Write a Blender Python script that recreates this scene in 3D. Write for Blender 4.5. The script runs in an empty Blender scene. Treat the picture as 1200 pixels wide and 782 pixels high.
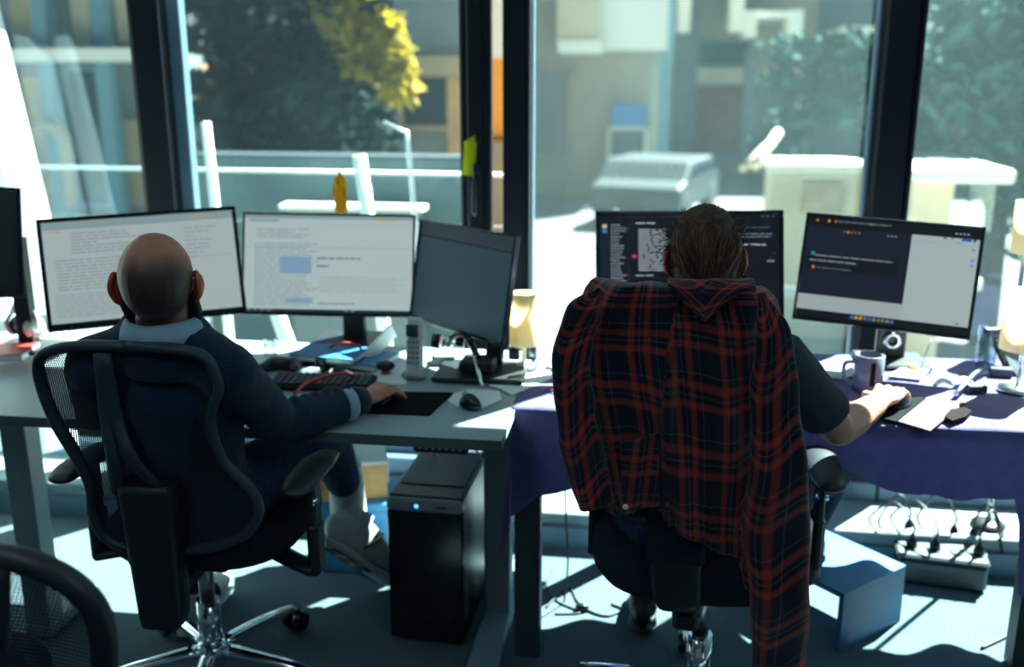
import bpy, bmesh, math, random
from mathutils import Vector, Matrix, Euler, noise
R = math.radians
random.seed(7)
C = bpy.context.scene.collection
SC = bpy.context.scene

# ------------------------------------------------------------------ camera, sky, sun, exposure
F = 1150.0; PITCH = R(14.7); YAW = R(8); EYE = 1.58
cam_d = bpy.data.cameras.new('camera'); cam = bpy.data.objects.new('camera', cam_d); C.objects.link(cam)
cam.location = (0, 0, EYE); cam.rotation_euler = (R(90) - PITCH, 0, YAW)
cam_d.sensor_width = 36; cam_d.lens = F / 1200 * 36
cam_d.clip_start = 0.05; cam_d.clip_end = 400
cam_d.dof.use_dof = True; cam_d.dof.focus_distance = 2.0; cam_d.dof.aperture_fstop = 1.9
SC.camera = cam

w = bpy.data.worlds.new('sky'); SC.world = w; w.use_nodes = True
nt = w.node_tree; nt.nodes.clear()
sky = nt.nodes.new('ShaderNodeTexSky'); sky.sky_type = 'NISHITA'
sky.sun_disc = False; sky.sun_elevation = R(50); sky.sun_rotation = R(38); sky.air_density = 1.0; sky.dust_density = 2.0
tint = nt.nodes.new('ShaderNodeMix'); tint.data_type = 'RGBA'; tint.blend_type = 'MULTIPLY'
tint.inputs[0].default_value = 1.0; tint.inputs[7].default_value = (0.50, 0.92, 1.06, 1)
bg = nt.nodes.new('ShaderNodeBackground'); bg.inputs[1].default_value = 0.019
wo = nt.nodes.new('ShaderNodeOutputWorld')
nt.links.new(sky.outputs[0], tint.inputs[6]); nt.links.new(tint.outputs[2], bg.inputs[0]); nt.links.new(bg.outputs[0], wo.inputs[0])

SUN = Vector((0.615 * math.cos(R(50)), 0.788 * math.cos(R(50)), math.sin(R(50))))
sd = bpy.data.lights.new('sun', 'SUN'); so = bpy.data.objects.new('sun', sd); C.objects.link(so)
sd.energy = 16.0; sd.angle = R(0.6); sd.color = (1.0, 0.93, 0.78)
so.rotation_euler = SUN.to_track_quat('Z', 'Y').to_euler(); so.location = (6, 8, 12)

SC.view_settings.view_transform = 'Standard'; SC.view_settings.look = 'None'
SC.view_settings.gamma = 1; SC.view_settings.use_curve_mapping = False
SC.view_settings.exposure = 1.9

# ------------------------------------------------------------------ helpers: where a sight line meets a real plane
def ray(x, y):
    u = (x - 600) / F; v = (391 - y) / F
    c, s = math.cos(PITCH), math.sin(PITCH)
    X = u; Y = c + v * s; Z = -s + v * c
    return Vector((X * math.cos(YAW) - Y * math.sin(YAW), X * math.sin(YAW) + Y * math.cos(YAW), Z))
EYEP = Vector((0, 0, EYE))
def atz(x, y, z):
    d = ray(x, y); return EYEP + d * ((z - EYE) / d.z)
def aty(x, y, Y):
    d = ray(x, y); return EYEP + d * (Y / d.y)
def att(x, y, t): return EYEP + ray(x, y) * t
def atp(x, y, p0, n):
    d = ray(x, y); n = Vector(n); return EYEP + d * ((Vector(p0) - EYEP).dot(n) / d.dot(n))

# ------------------------------------------------------------------ materials
MATS = {}
def N(nt, typ, **kw):
    n = nt.nodes.new(typ)
    for k, v in kw.items(): setattr(n, k, v)
    return n
def pm(name, col, rough=0.6, metal=0.0, var=0.12, scale=20.0, bump=0.0, bscale=None, coat=0.0, emit=None, estr=1.0, trans=0.0, stretch=None, spec=0.5, sheen=0.0):
    m = bpy.data.materials.new(name); m.use_nodes = True; t = m.node_tree
    b = t.nodes['Principled BSDF']
    b.inputs['Roughness'].default_value = rough; b.inputs['Metallic'].default_value = metal
    b.inputs['Specular IOR Level'].default_value = spec
    if coat: b.inputs['Coat Weight'].default_value = coat
    if trans: b.inputs['Transmission Weight'].default_value = trans
    if sheen: b.inputs['Sheen Weight'].default_value = sheen
    tc = N(t, 'ShaderNodeTexCoord'); mp = N(t, 'ShaderNodeMapping')
    t.links.new(tc.outputs['Object'], mp.inputs[0])
    if stretch: mp.inputs['Scale'].default_value = stretch
    no = N(t, 'ShaderNodeTexNoise'); no.inputs['Scale'].default_value = scale; no.inputs['Detail'].default_value = 5
    t.links.new(mp.outputs[0], no.inputs['Vector'])
    cr = N(t, 'ShaderNodeValToRGB')
    cr.color_ramp.elements[0].position = 0.3; cr.color_ramp.elements[1].position = 0.7
    cr.color_ramp.elements[0].color = tuple(max(0, c * (1 - var)) for c in col) + (1,)
    cr.color_ramp.elements[1].color = tuple(min(1, c * (1 + var)) for c in col) + (1,)
    t.links.new(no.outputs['Fac'], cr.inputs[0]); t.links.new(cr.outputs[0], b.inputs['Base Color'])
    if emit:
        b.inputs['Emission Color'].default_value = tuple(emit) + (1,); b.inputs['Emission Strength'].default_value = estr
    if bump:
        n2 = N(t, 'ShaderNodeTexNoise'); n2.inputs['Scale'].default_value = bscale or scale * 3; n2.inputs['Detail'].default_value = 4
        t.links.new(mp.outputs[0], n2.inputs['Vector'])
        bp = N(t, 'ShaderNodeBump'); bp.inputs['Strength'].default_value = bump; bp.inputs['Distance'].default_value = 0.01
        t.links.new(n2.outputs['Fac'], bp.inputs['Height']); t.links.new(bp.outputs[0], b.inputs['Normal'])
    MATS[name] = m
    return m
def glow(name, col, s=1.0):
    m = bpy.data.materials.new(name); m.use_nodes = True; b = m.node_tree.nodes['Principled BSDF']
    b.inputs['Base Color'].default_value = (0.01, 0.01, 0.012, 1); b.inputs['Roughness'].default_value = 0.45
    b.inputs['Emission Color'].default_value = tuple(col) + (1,); b.inputs['Emission Strength'].default_value = s
    MATS[name] = m; return m
def thin_cloth(name, col, tcol, mixf=0.5, rough=0.9, rib=0):
    m = pm(name, col, rough, var=0.15, scale=30, bump=0.15, bscale=400, sheen=0.2); t = m.node_tree
    b = t.nodes['Principled BSDF']; out = t.nodes['Material Output']
    tr = N(t, 'ShaderNodeBsdfTranslucent'); tr.inputs[0].default_value = tuple(tcol) + (1,)
    mx = N(t, 'ShaderNodeMixShader'); mx.inputs[0].default_value = mixf
    t.links.new(b.outputs[0], mx.inputs[1]); t.links.new(tr.outputs[0], mx.inputs[2]); t.links.new(mx.outputs[0], out.inputs[0])
    return m
def mesh_fabric(name, col, cell, hole):
    """woven netting: threads over open holes, laid out in the fabric's own UV metres"""
    m = pm(name, col, 0.8, var=0.1, scale=10); t = m.node_tree
    b = t.nodes['Principled BSDF']; out = t.nodes['Material Output']
    uv = N(t, 'ShaderNodeUVMap'); sx = N(t, 'ShaderNodeSeparateXYZ'); t.links.new(uv.outputs[0], sx.inputs[0])
    outs = []
    for k in range(2):
        d = N(t, 'ShaderNodeMath', operation='DIVIDE'); d.inputs[1].default_value = cell
        f = N(t, 'ShaderNodeMath', operation='FRACT'); g = N(t, 'ShaderNodeMath', operation='LESS_THAN'); g.inputs[1].default_value = hole
        t.links.new(sx.outputs[k], d.inputs[0]); t.links.new(d.outputs[0], f.inputs[0]); t.links.new(f.outputs[0], g.inputs[0]); outs.append(g)
    mu = N(t, 'ShaderNodeMath', operation='MULTIPLY'); t.links.new(outs[0].outputs[0], mu.inputs[0]); t.links.new(outs[1].outputs[0], mu.inputs[1])
    tr = N(t, 'ShaderNodeBsdfTransparent'); mx = N(t, 'ShaderNodeMixShader')
    t.links.new(mu.outputs[0], mx.inputs[0]); t.links.new(b.outputs[0], mx.inputs[1]); t.links.new(tr.outputs[0], mx.inputs[2]); t.links.new(mx.outputs[0], out.inputs[0])
    return m
def dusty_glass(name, haze, col=(0.55, 0.88, 1.0)):
    m = bpy.data.materials.new(name); m.use_nodes = True; t = m.node_tree; t.nodes.clear()
    out = N(t, 'ShaderNodeOutputMaterial'); tr = N(t, 'ShaderNodeBsdfTransparent'); tr.inputs[0].default_value = (0.80, 0.93, 0.97, 1)
    df = N(t, 'ShaderNodeBsdfTranslucent'); df.inputs[0].default_value = col + (1,)
    gl = N(t, 'ShaderNodeBsdfGlossy'); gl.inputs['Roughness'].default_value = 0.02; gl.inputs[0].default_value = (0.8, 0.9, 1, 1)
    tc = N(t, 'ShaderNodeTexCoord'); mp = N(t, 'ShaderNodeMapping'); mp.inputs['Scale'].default_value = (1.2, 1, 0.5)
    n1 = N(t, 'ShaderNodeTexNoise'); n1.inputs['Scale'].default_value = 2.2; n1.inputs['Detail'].default_value = 7
    t.links.new(tc.outputs['Object'], mp.inputs[0]); t.links.new(mp.outputs[0], n1.inputs['Vector'])
    mr = N(t, 'ShaderNodeMapRange'); mr.inputs[1].default_value = 0.3; mr.inputs[2].default_value = 0.75
    mr.inputs[3].default_value = haze * 0.6; mr.inputs[4].default_value = haze * 1.3
    t.links.new(n1.outputs['Fac'], mr.inputs[0])
    m1 = N(t, 'ShaderNodeMixShader'); m2 = N(t, 'ShaderNodeMixShader'); m2.inputs[0].default_value = 0.04
    t.links.new(mr.outputs[0], m1.inputs[0]); t.links.new(tr.outputs[0], m1.inputs[1]); t.links.new(df.outputs[0], m1.inputs[2])
    t.links.new(m1.outputs[0], m2.inputs[1]); t.links.new(gl.outputs[0], m2.inputs[2]); t.links.new(m2.outputs[0], out.inputs[0])
    MATS[name] = m; return m
def plaid(name):
    m = bpy.data.materials.new(name); m.use_nodes = True; t = m.node_tree; b = t.nodes['Principled BSDF']
    b.inputs['Roughness'].default_value = 0.95; b.inputs['Specular IOR Level'].default_value = 0.1; b.inputs['Sheen Weight'].default_value = 0.25
    uv = N(t, 'ShaderNodeUVMap'); sx = N(t, 'ShaderNodeSeparateXYZ'); t.links.new(uv.outputs[0], sx.inputs[0])
    cols = []
    for k in range(2):
        d = N(t, 'ShaderNodeMath', operation='DIVIDE'); d.inputs[1].default_value = 0.102
        f = N(t, 'ShaderNodeMath', operation='FRACT')
        t.links.new(sx.outputs[k], d.inputs[0]); t.links.new(d.outputs[0], f.inputs[0])
        cr = N(t, 'ShaderNodeValToRGB'); e = cr.color_ramp.elements
        navy = (0.006, 0.013, 0.024, 1); red = (0.46, 0.050, 0.036, 1); dk = (0.012, 0.01, 0.02, 1); gr = (0.085, 0.10, 0.13, 1)
        stops = [(0.0, navy), (0.26, navy), (0.30, red), (0.38, red), (0.42, dk), (0.485, dk), (0.495, gr), (0.515, gr), (0.525, dk), (0.58, dk), (0.62, red), (0.70, red), (0.74, navy), (0.84, navy), (0.85, gr), (0.865, gr), (0.875, navy)]
        e[0].position = 0; e[0].color = navy; e[1].position = 1; e[1].color = navy
        for p, c in stops[1:]:
            q = e.new(p); q.color = c
        t.links.new(f.outputs[0], cr.inputs[0]); cols.append(cr)
    mx = N(t, 'ShaderNodeMix'); mx.data_type = 'RGBA'; mx.inputs[0].default_value = 0.5
    t.links.new(cols[0].outputs[0], mx.inputs[6]); t.links.new(cols[1].outputs[0], mx.inputs[7])
    no = N(t, 'ShaderNodeTexNoise'); no.inputs['Scale'].default_value = 900; t.links.new(uv.outputs[0], no.inputs['Vector'])
    mr = N(t, 'ShaderNodeMapRange'); mr.inputs[1].default_value = .3; mr.inputs[2].default_value = .7; mr.inputs[3].default_value = 0.2; mr.inputs[4].default_value = 1.7; t.links.new(no.outputs['Fac'], mr.inputs[0])
    m2 = N(t, 'ShaderNodeMix'); m2.data_type = 'RGBA'; m2.blend_type = 'MULTIPLY'; m2.inputs[0].default_value = 1
    t.links.new(mx.outputs[2], m2.inputs[6]); t.links.new(mr.outputs[0], m2.inputs[7]); t.links.new(m2.outputs[2], b.inputs['Base Color'])
    bp = N(t, 'ShaderNodeBump'); bp.inputs['Strength'].default_value = 0.4; bp.inputs['Distance'].default_value = 0.002
    t.links.new(no.outputs['Fac'], bp.inputs['Height']); t.links.new(bp.outputs[0], b.inputs['Normal'])
    MATS[name] = m; return m

M = MATS
pm('carpet', (0.085, 0.135, 0.165), 0.95, var=0.45, scale=220, bump=0.6, bscale=500)
pm('wall_paint', (0.30, 0.40, 0.46), 0.8)
pm('ceiling_paint', (0.38, 0.46, 0.50), 0.9)
pm('dark_frame', (0.005, 0.009, 0.015), 0.5, var=0.1, spec=.25)
pm('steel_frame', (0.10, 0.17, 0.24), 0.45, var=0.1)
pm('ledge_grey', (0.20, 0.26, 0.29), 0.6, var=0.08)
pm('desk_top', (0.33, 0.42, 0.44), 0.45, var=0.04, scale=6)
pm('desk_edge', (0.09, 0.12, 0.13), 0.5)
pm('desk_leg', (0.17, 0.24, 0.28), 0.45, var=0.06)
pm('dark_leg', (0.035, 0.055, 0.07), 0.5)
pm('black_plastic', (0.012, 0.016, 0.022), 0.42, var=0.2, bump=0.05, bscale=300)
pm('shiny_black', (0.01, 0.014, 0.02), 0.18, var=0.1)
pm('black_fabric', (0.010, 0.018, 0.030), 0.92, var=0.3, scale=150, bump=0.3, bscale=600, spec=0.2)
pm('chair_tube', (0.022, 0.038, 0.055), 0.5, var=0.1)
pm('chrome', (0.75, 0.82, 0.86), 0.12, metal=1.0, var=0.03)
pm('steel', (0.45, 0.5, 0.53), 0.3, metal=1.0, var=0.05)
thin_cloth('navy_cloth', (0.15, 0.135, 0.34), (0.06, 0.07, 0.26), 0.25)
pm('paper', (0.75, 0.8, 0.8), 0.7, var=0.03)
pm('white_plastic', (0.65, 0.7, 0.7), 0.4, var=0.04)
pm('grey_plastic', (0.3, 0.34, 0.36), 0.45, var=0.05)
pm('mug_grey', (0.16, 0.18, 0.24), 0.3, var=0.05)
pm('coffee_dark', (0.012, 0.006, 0.008), 0.8, spec=.1)
pm('pad_black', (0.008, 0.009, 0.013), 0.95, spec=.08, var=0.2, scale=200)
pm('pad_pink', (0.15, 0.095, 0.10), 0.9, spec=.1, var=0.12, scale=60)
pm('pad_brown', (0.018, 0.011, 0.014), 0.95, spec=.08)
pm('cardboard', (0.52, 0.30, 0.12), 0.85, var=0.1, scale=30)
pm('box_white', (0.55, 0.58, 0.58), 0.7, var=0.04)
pm('box_blue', (0.03, 0.22, 0.48), 0.55, var=0.08)
pm('stool_blue', (0.045, 0.17, 0.34), 0.4, var=0.06)
pm('book_blue', (0.03, 0.18, 0.42), 0.45)
pm('book_dark', (0.02, 0.03, 0.05), 0.5)
pm('red_plastic', (0.55, 0.04, 0.03), 0.5)
pm('orange_rubber', (0.75, 0.27, 0.02), 0.5)
pm('yellow_rubber', (0.95, 0.62, 0.02), 0.45, var=0.05)
pm('sticky_yellow', (0.85, 0.85, 0.03), 0.7)
pm('cable_black', (0.015, 0.018, 0.022), 0.5)
pm('cable_grey', (0.25, 0.32, 0.36), 0.5)
pm('ups_plate', (0.06, 0.085, 0.10), 0.45); pm('hair_light', (0.17, 0.075, 0.034), 0.5); pm('ups_body', (0.025, 0.04, 0.05), 0.4, var=0.08)
pm('jeans', (0.018, 0.045, 0.10), 0.9, var=0.35, scale=60, bump=0.3, bscale=500, spec=0.2)
pm('sweater', (0.008, 0.028, 0.060), 0.92, var=0.3, scale=180, bump=0.45, bscale=420, spec=0.15, sheen=0.15)
pm('tee', (0.050, 0.060, 0.072), 0.95, var=0.1, scale=40, bump=0.15, bscale=500, spec=0.15)
pm('collar_blue', (0.30, 0.42, 0.52), 0.85, var=0.05, bump=0.1, bscale=500)
pm('skin_man', (0.46, 0.18, 0.10), 0.5, var=0.1, scale=30, bump=0.1, bscale=120)
pm('skin_woman', (0.50, 0.24, 0.15), 0.5, var=0.1, scale=30, bump=0.1, bscale=120)
pm('ear_skin', (0.55, 0.10, 0.04), 0.5, var=0.08)
pm('beard', (0.01, 0.009, 0.008), 0.9, bump=0.6, bscale=300)
pm('hair_brown', (0.085, 0.034, 0.016), 0.6, var=0.7, scale=14, bump=0.8, bscale=60, stretch=(3.5, 3.5, 0.6), spec=0.35)
pm('shoe_white', (0.62, 0.64, 0.62), 0.6, var=0.08, scale=40, bump=0.15)
pm('shoe_black', (0.012, 0.015, 0.02), 0.55)
pm('shade_cream', (0.8, 0.66, 0.42), 0.8, var=0.05)
pm('felt_grey', (0.14, 0.17, 0.18), 0.95, var=0.35, scale=160, bump=0.3, bscale=500)
thin_cloth('lamp_cream', (0.8, 0.74, 0.58), (0.95, 0.85, 0.62), 0.5)
thin_cloth('curtain_white', (0.8, 0.85, 0.85), (0.85, 0.9, 0.9), 0.55)
pm('eye_white', (0.7, 0.7, 0.7), 0.2)
dusty_glass('pane_left', 0.004); dusty_glass('pane_right', 0.014)
plaid('plaid')
mesh_fabric('chair_mesh', (0.010, 0.018, 0.030), 0.0042, 0.42)
mesh_fabric('open_mesh', (0.010, 0.016, 0.028), 0.0070, 0.60)
def clear(name):
    m = bpy.data.materials.new(name); m.use_nodes = True; t = m.node_tree; t.nodes.clear(); out = N(t, 'ShaderNodeOutputMaterial')
    tr = N(t, 'ShaderNodeBsdfTransparent'); tr.inputs[0].default_value = (.86, .93, .95, 1); gl = N(t, 'ShaderNodeBsdfGlossy'); gl.inputs['Roughness'].default_value = .05
    lw = N(t, 'ShaderNodeLayerWeight'); lw.inputs[0].default_value = .35; mx = N(t, 'ShaderNodeMixShader')
    t.links.new(lw.outputs['Facing'], mx.inputs[0]); t.links.new(tr.outputs[0], mx.inputs[1]); t.links.new(gl.outputs[0], mx.inputs[2]); t.links.new(mx.outputs[0], out.inputs[0]); MATS[name] = m
clear('clear_glass')
thin_cloth('toy_yellow', (0.95, 0.62, 0.02), (1.0, 0.62, 0.02), 0.5); thin_cloth('note_yellow', (0.85, 0.85, 0.03), (0.95, 0.95, 0.03), 0.7)
led = glow('blue_led', (0.05, 0.2, 1.0), 1.2)

# ------------------------------------------------------------------ mesh helpers
def catmull(pts, n):
    pts = [Vector(p) for p in pts]
    if len(pts) < 3:
        return [pts[0].lerp(pts[-1], i / n) for i in range(n + 1)]
    out = []
    m = len(pts) - 1
    for i in range(n + 1):
        t = i / n * m; k = min(int(t), m - 1); f = t - k
        p0 = pts[k - 1] if k > 0 else pts[0] * 2 - pts[1]; p1 = pts[k]; p2 = pts[k + 1]; p3 = pts[k + 2] if k + 2 <= m else pts[m] * 2 - pts[m - 1]
        out.append(0.5 * ((2 * p1) + (p2 - p0) * f + (2 * p0 - 5 * p1 + 4 * p2 - p3) * f * f + (3 * p1 - p0 - 3 * p2 + p3) * f ** 3))
    return out
def lerps(vals, n):
    m = len(vals) - 1; out = []
    for i in range(n + 1):
        t = i / n * m; k = min(int(t), m - 1); f = t - k; f = f * f * (3 - 2 * f)
        a, b = vals[k], vals[k + 1]
        out.append(tuple(x + (y - x) * f for x, y in zip(a, b)))
    return out
class MB:
    def __init__(s): s.bm = bmesh.new(); s.mats = []; s.uv = None
    def mi(s, m):
        if m is None: return 0
        if m not in s.mats: s.mats.append(m)
        return s.mats.index(m)
    def face(s, vs, mi=0, smooth=False):
        try:
            f = s.bm.faces.new(vs); f.material_index = mi; f.smooth = smooth; return f
        except ValueError: return None
    def box(s, c, d, rot=None, m=None, bev=0.0):
        i = s.mi(m); x, y, z = (q / 2 for q in d); mt = Matrix.Translation(Vector(c))
        if rot is not None: mt = mt @ (rot if isinstance(rot, Matrix) else Euler(rot).to_matrix().to_4x4())
        if bev > 0:
            b = min(bev, x * .9, y * .9, z * .9); vs = {}
            # bevelled box: 24 points
            P = []
            for sx in (-1, 1):
                for sy in (-1, 1):
                    for sz in (-1, 1):
                        P.append([s.bm.verts.new(mt @ Vector((sx * x, sy * (y - b), sz * (z - b)))), s.bm.verts.new(mt @ Vector((sx * (x - b), sy * y, sz * (z - b)))), s.bm.verts.new(mt @ Vector((sx * (x - b), sy * (y - b), sz * z)))])
            g = lambda a, b_, c_: P[(a > 0) * 4 + (b_ > 0) * 2 + (c_ > 0)]
            Q = []
            for sg in (-1, 1):
                Q.append([g(sg, -1, -1)[0], g(sg, 1, -1)[0], g(sg, 1, 1)[0], g(sg, -1, 1)[0]])
                Q.append([g(-1, sg, -1)[1], g(1, sg, -1)[1], g(1, sg, 1)[1], g(-1, sg, 1)[1]])
                Q.append([g(-1, -1, sg)[2], g(1, -1, sg)[2], g(1, 1, sg)[2], g(-1, 1, sg)[2]])
            for a in (-1, 1):
                for b2 in (-1, 1):
                    Q.append([g(a, b2, -1)[0], g(a, b2, 1)[0], g(a, b2, 1)[1], g(a, b2, -1)[1]])
                    Q.append([g(a, -1, b2)[0], g(a, 1, b2)[0], g(a, 1, b2)[2], g(a, -1, b2)[2]])
                    Q.append([g(-1, a, b2)[1], g(1, a, b2)[1], g(1, a, b2)[2], g(-1, a, b2)[2]])
            for p in P: Q.append(p)
            for q in Q: s.face(q, i)
            s.dirty = True
            return s
        v = [s.bm.verts.new(mt @ Vector((a * x, b * y, c_ * z))) for a in (-1, 1) for b in (-1, 1) for c_ in (-1, 1)]
        for q in ((0, 1, 3, 2), (4, 6, 7, 5), (0, 4, 5, 1), (2, 3, 7, 6), (0, 2, 6, 4), (1, 5, 7, 3)): s.face([v[k] for k in q], i)
        return s
    def tube(s, pts, rad, seg=10, n=None, side=None, m=None, closed=False, capround=False, smooth=True):
        """swept tube; rad = number, or list of numbers / (a,b) pairs along the path; side = hint for the a axis"""
        i = s.mi(m)
        if not isinstance(rad, (list, tuple)): rad = [rad]
        if len(rad) == 1: rad = list(rad) * 2
        rad = [(r, r) if not isinstance(r, (tuple, list)) else r for r in rad]
        if closed: pts = list(pts)
        n = n or max(2, (len(pts) - 1) * 5)
        P = catmull(pts, n); Rr = lerps(rad, n)
        if capround:
            r0, r1 = Rr[0], Rr[-1]; t0 = (P[0] - P[1]).normalized(); t1 = (P[-1] - P[-2]).normalized()
            pre = []; post = []; 
            for a in (80, 60, 40, 20):
                k = math.cos(R(a)); pre.append((P[0] + t0 * math.sin(R(a)) * max(r0) * .8, (r0[0] * k, r0[1] * k)))
                post.insert(0, (P[-1] + t1 * math.sin(R(a)) * max(r1) * .8, (r1[0] * k, r1[1] * k)))
            P = [p for p, _ in pre] + P + [p for p, _ in post]; Rr = [r for _, r in pre] + Rr + [r for _, r in post]
        rings = []; S = Vector(side) if side is not None else None; prev = None
        for k, p in enumerate(P):
            a = P[max(0, k - 1)]; b = P[min(len(P) - 1, k + 1)]; T = (b - a)
            if closed:
                a = P[k - 1] if k > 0 else P[-2]; b = P[k + 1] if k < len(P) - 1 else P[1]; T = b - a
            T = T.normalized() if T.length > 1e-9 else Vector((0, 0, 1))
            if S is not None: A = (S - T * S.dot(T))
            elif prev is not None: A = prev - T * prev.dot(T)
            else:
                A = Vector((0, 0, 1)).cross(T)
                if A.length < .1: A = Vector((1, 0, 0)) - T * T.x
            if A.length < 1e-6: A = T.orthogonal()
            A.normalize(); prev = A; B = T.cross(A)
            rings.append([s.bm.verts.new(p + A * Rr[k][0] * math.cos(2 * math.pi * j / seg) + B * Rr[k][1] * math.sin(2 * math.pi * j / seg)) for j in range(seg)])
        for k in range(len(rings) - 1):
            for j in range(seg): s.face([rings[k][j], rings[k][(j + 1) % seg], rings[k + 1][(j + 1) % seg], rings[k + 1][j]], i, smooth)
        s.face(rings[0][::-1], i); s.face(rings[-1], i)
        return s
    def cyl(s, a, b, r, r2=None, seg=16, m=None): return s.tube([a, b], [r, r if r2 is None else r2], seg=seg, n=1, m=m)
    def ell(s, c, r, seg=20, m=None, rot=None):
        i = s.mi(m); mt = Matrix.Translation(Vector(c))
        if rot is not None: mt = mt @ Euler(rot).to_matrix().to_4x4()
        mt = mt @ Matrix.Diagonal((r[0], r[1], r[2], 1))
        q = bmesh.ops.create_uvsphere(s.bm, u_segments=seg, v_segments=max(6, seg * 2 // 3), radius=1, matrix=mt)
        for v in q['verts']:
            for f in v.link_faces: f.material_index = i; f.smooth = True
        return s
    def lathe(s, c, prof, seg=24, m=None, rot=None, caps=True):
        i = s.mi(m); mt = Matrix.Translation(Vector(c))
        if rot is not None: mt = mt @ Euler(rot).to_matrix().to_4x4()
        rings = [[s.bm.verts.new(mt @ Vector((r * math.cos(2 * math.pi * j / seg), r * math.sin(2 * math.pi * j / seg), z))) for j in range(seg)] for r, z in prof]
        for k in range(len(rings) - 1):
            for j in range(seg): s.face([rings[k][j], rings[k][(j + 1) % seg], rings[k + 1][(j + 1) % seg], rings[k + 1][j]], i, True)
        if caps: s.face(rings[0][::-1], i); s.face(rings[-1], i)
        return s
    def prism(s, poly, ext, m=None):
        """polygon of 3-D points pushed along ext"""
        i = s.mi(m); ext = Vector(ext); a = [s.bm.verts.new(Vector(p)) for p in poly]; b = [s.bm.verts.new(Vector(p) + ext) for p in poly]
        s.face(a, i); s.face(b[::-1], i)
        for k in range(len(a)): s.face([a[k], b[k], b[(k + 1) % len(a)], a[(k + 1) % len(a)]], i)
        return s
    def grid(s, fn, nu, nv, m=None, uvf=None, thick=None):
        i = s.mi(m); V = [[s.bm.verts.new(Vector(fn(a / nu, b / nv))) for a in range(nu + 1)] for b in range(nv + 1)]
        if uvf and not s.uv: s.uv = s.bm.loops.layers.uv.new('UVMap')
        for b in range(nv):
            for a in range(nu):
                f = s.face([V[b][a], V[b][a + 1], V[b + 1][a + 1], V[b + 1][a]], i, True)
                if f and uvf:
                    for lp, (p, q) in zip(f.loops, ((a, b), (a + 1, b), (a + 1, b + 1), (a, b + 1))): lp[s.uv].uv = uvf(p / nu, q / nv)
        return s
    def build(s, name, mat=None, parent=None, world=False, bevel=0.0, sub=0, solid=0.0, remesh=0.0, smoothit=0, normals=True):
        if normals: bmesh.ops.recalc_face_normals(s.bm, faces=s.bm.faces[:])
        me = bpy.data.meshes.new(name); s.bm.to_mesh(me); s.bm.free()
        if s.mats and s.mats != [None]:
            for q in s.mats: me.materials.append(M[q] if isinstance(q, str) else q)
        elif mat is not None: me.materials.append(M[mat] if isinstance(mat, str) else mat)
        o = bpy.data.objects.new(name, me); C.objects.link(o)
        if parent is not None:
            o.parent = parent
            if world: me.transform(chain(parent).inverted())
        if remesh:
            k = o.modifiers.new('remesh', 'REMESH'); k.mode = 'VOXEL'; k.voxel_size = remesh; k.use_smooth_shade = True
            if smoothit:
                q = o.modifiers.new('smooth', 'SMOOTH'); q.iterations = smoothit; q.factor = 0.5
            dg = bpy.context.evaluated_depsgraph_get(); nm = bpy.data.meshes.new_from_object(o.evaluated_get(dg))
            o.modifiers.clear(); o.data = nm; nm.name = name
            for p in nm.polygons: p.use_smooth = True
        if solid:
            k = o.modifiers.new('thickness', 'SOLIDIFY'); k.thickness = solid; k.offset = 0
        if bevel:
            k = o.modifiers.new('bevel', 'BEVEL'); k.width = bevel; k.segments = 2; k.limit_method = 'ANGLE'
        if sub:
            k = o.modifiers.new('sub', 'SUBSURF'); k.levels = sub; k.render_levels = sub
        return o
def chain(o):
    mt = Matrix.LocRotScale(o.location, o.rotation_euler, o.scale)
    return chain(o.parent) @ mt if o.parent else mt
def tag(o, label=None, cat=None, group=None, kind=None):
    if label: o['label'] = label
    if cat: o['category'] = cat
    if group: o['group'] = group
    if kind: o['kind'] = kind
    return o
def thing(name, label, cat, loc=(0, 0, 0), rz=0, group=None):
    o = bpy.data.objects.new(name, None); C.objects.link(o); o.empty_display_size = 0.05
    o.location = loc; o.rotation_euler = (0, 0, rz)
    return tag(o, label, cat, group)
def struct(name, mb, mat, **k): return tag(mb.build(name, mat, **k), kind='structure')
def kids(o): return [c for c in bpy.data.objects if c.parent == o]
def copy_tree(o, parent=None):
    c = o.copy(); C.objects.link(c); c.parent = parent
    for ch in kids(o): copy_tree(ch, c)
    return c

# ------------------------------------------------------------------ the room shell
WY = 3.40
struct('floor', MB().box((-0.2, 0.5, -0.05), (7.6, 6.0, 0.1)), 'carpet')
struct('ceiling', MB().box((-0.2, 0.5, 2.85), (7.6, 6.0, 0.1)), 'ceiling_paint')
struct('wall_left', MB().box((-4.05, 0.5, 1.4), (0.1, 6.0, 2.9)), 'wall_paint')
struct('wall_right', MB().box((3.65, 0.5, 1.4), (0.1, 6.0, 2.9)), 'wall_paint')
struct('wall_back', MB().box((-0.2, -2.55, 1.4), (7.6, 0.1, 2.9)), 'wall_paint')
struct('wall_window', MB().box((-0.2, 3.42, 2.73), (7.6, 0.14, 0.26)).box((-0.2, 3.47, -0.03), (7.6, 0.16, 0.12)), 'dark_frame')
struct('trim_1', MB().box((-0.2, 3.25, 0.063), (7.6, 0.30, 0.125), bev=0.004), 'ledge_grey')
struct('baseboard_window', MB().box((-0.2, 3.092, 0.04), (7.6, 0.016, 0.08)), 'steel_frame')
struct('trim_2', MB().box((-0.2, 3.385, 0.16), (7.6, 0.07, 0.07), bev=0.005), 'steel_frame')      # low sill rail
def post(name, x, wid, dep, mat='dark_frame'):
    struct(name, MB().box((x, 3.46 - dep / 2, 1.36), (wid, dep, 2.5), bev=0.006).box((x + wid / 2 + 0.004, 3.43 - dep / 2, 1.36), (0.010, dep * 0.75, 2.5), bev=0.002), mat)
post('trim_3', -1.765, 0.11, 0.10)
post('trim_4', -0.462, 0.085, 0.10)
post('trim_5', 0.772, 0.105, 0.10)
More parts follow.
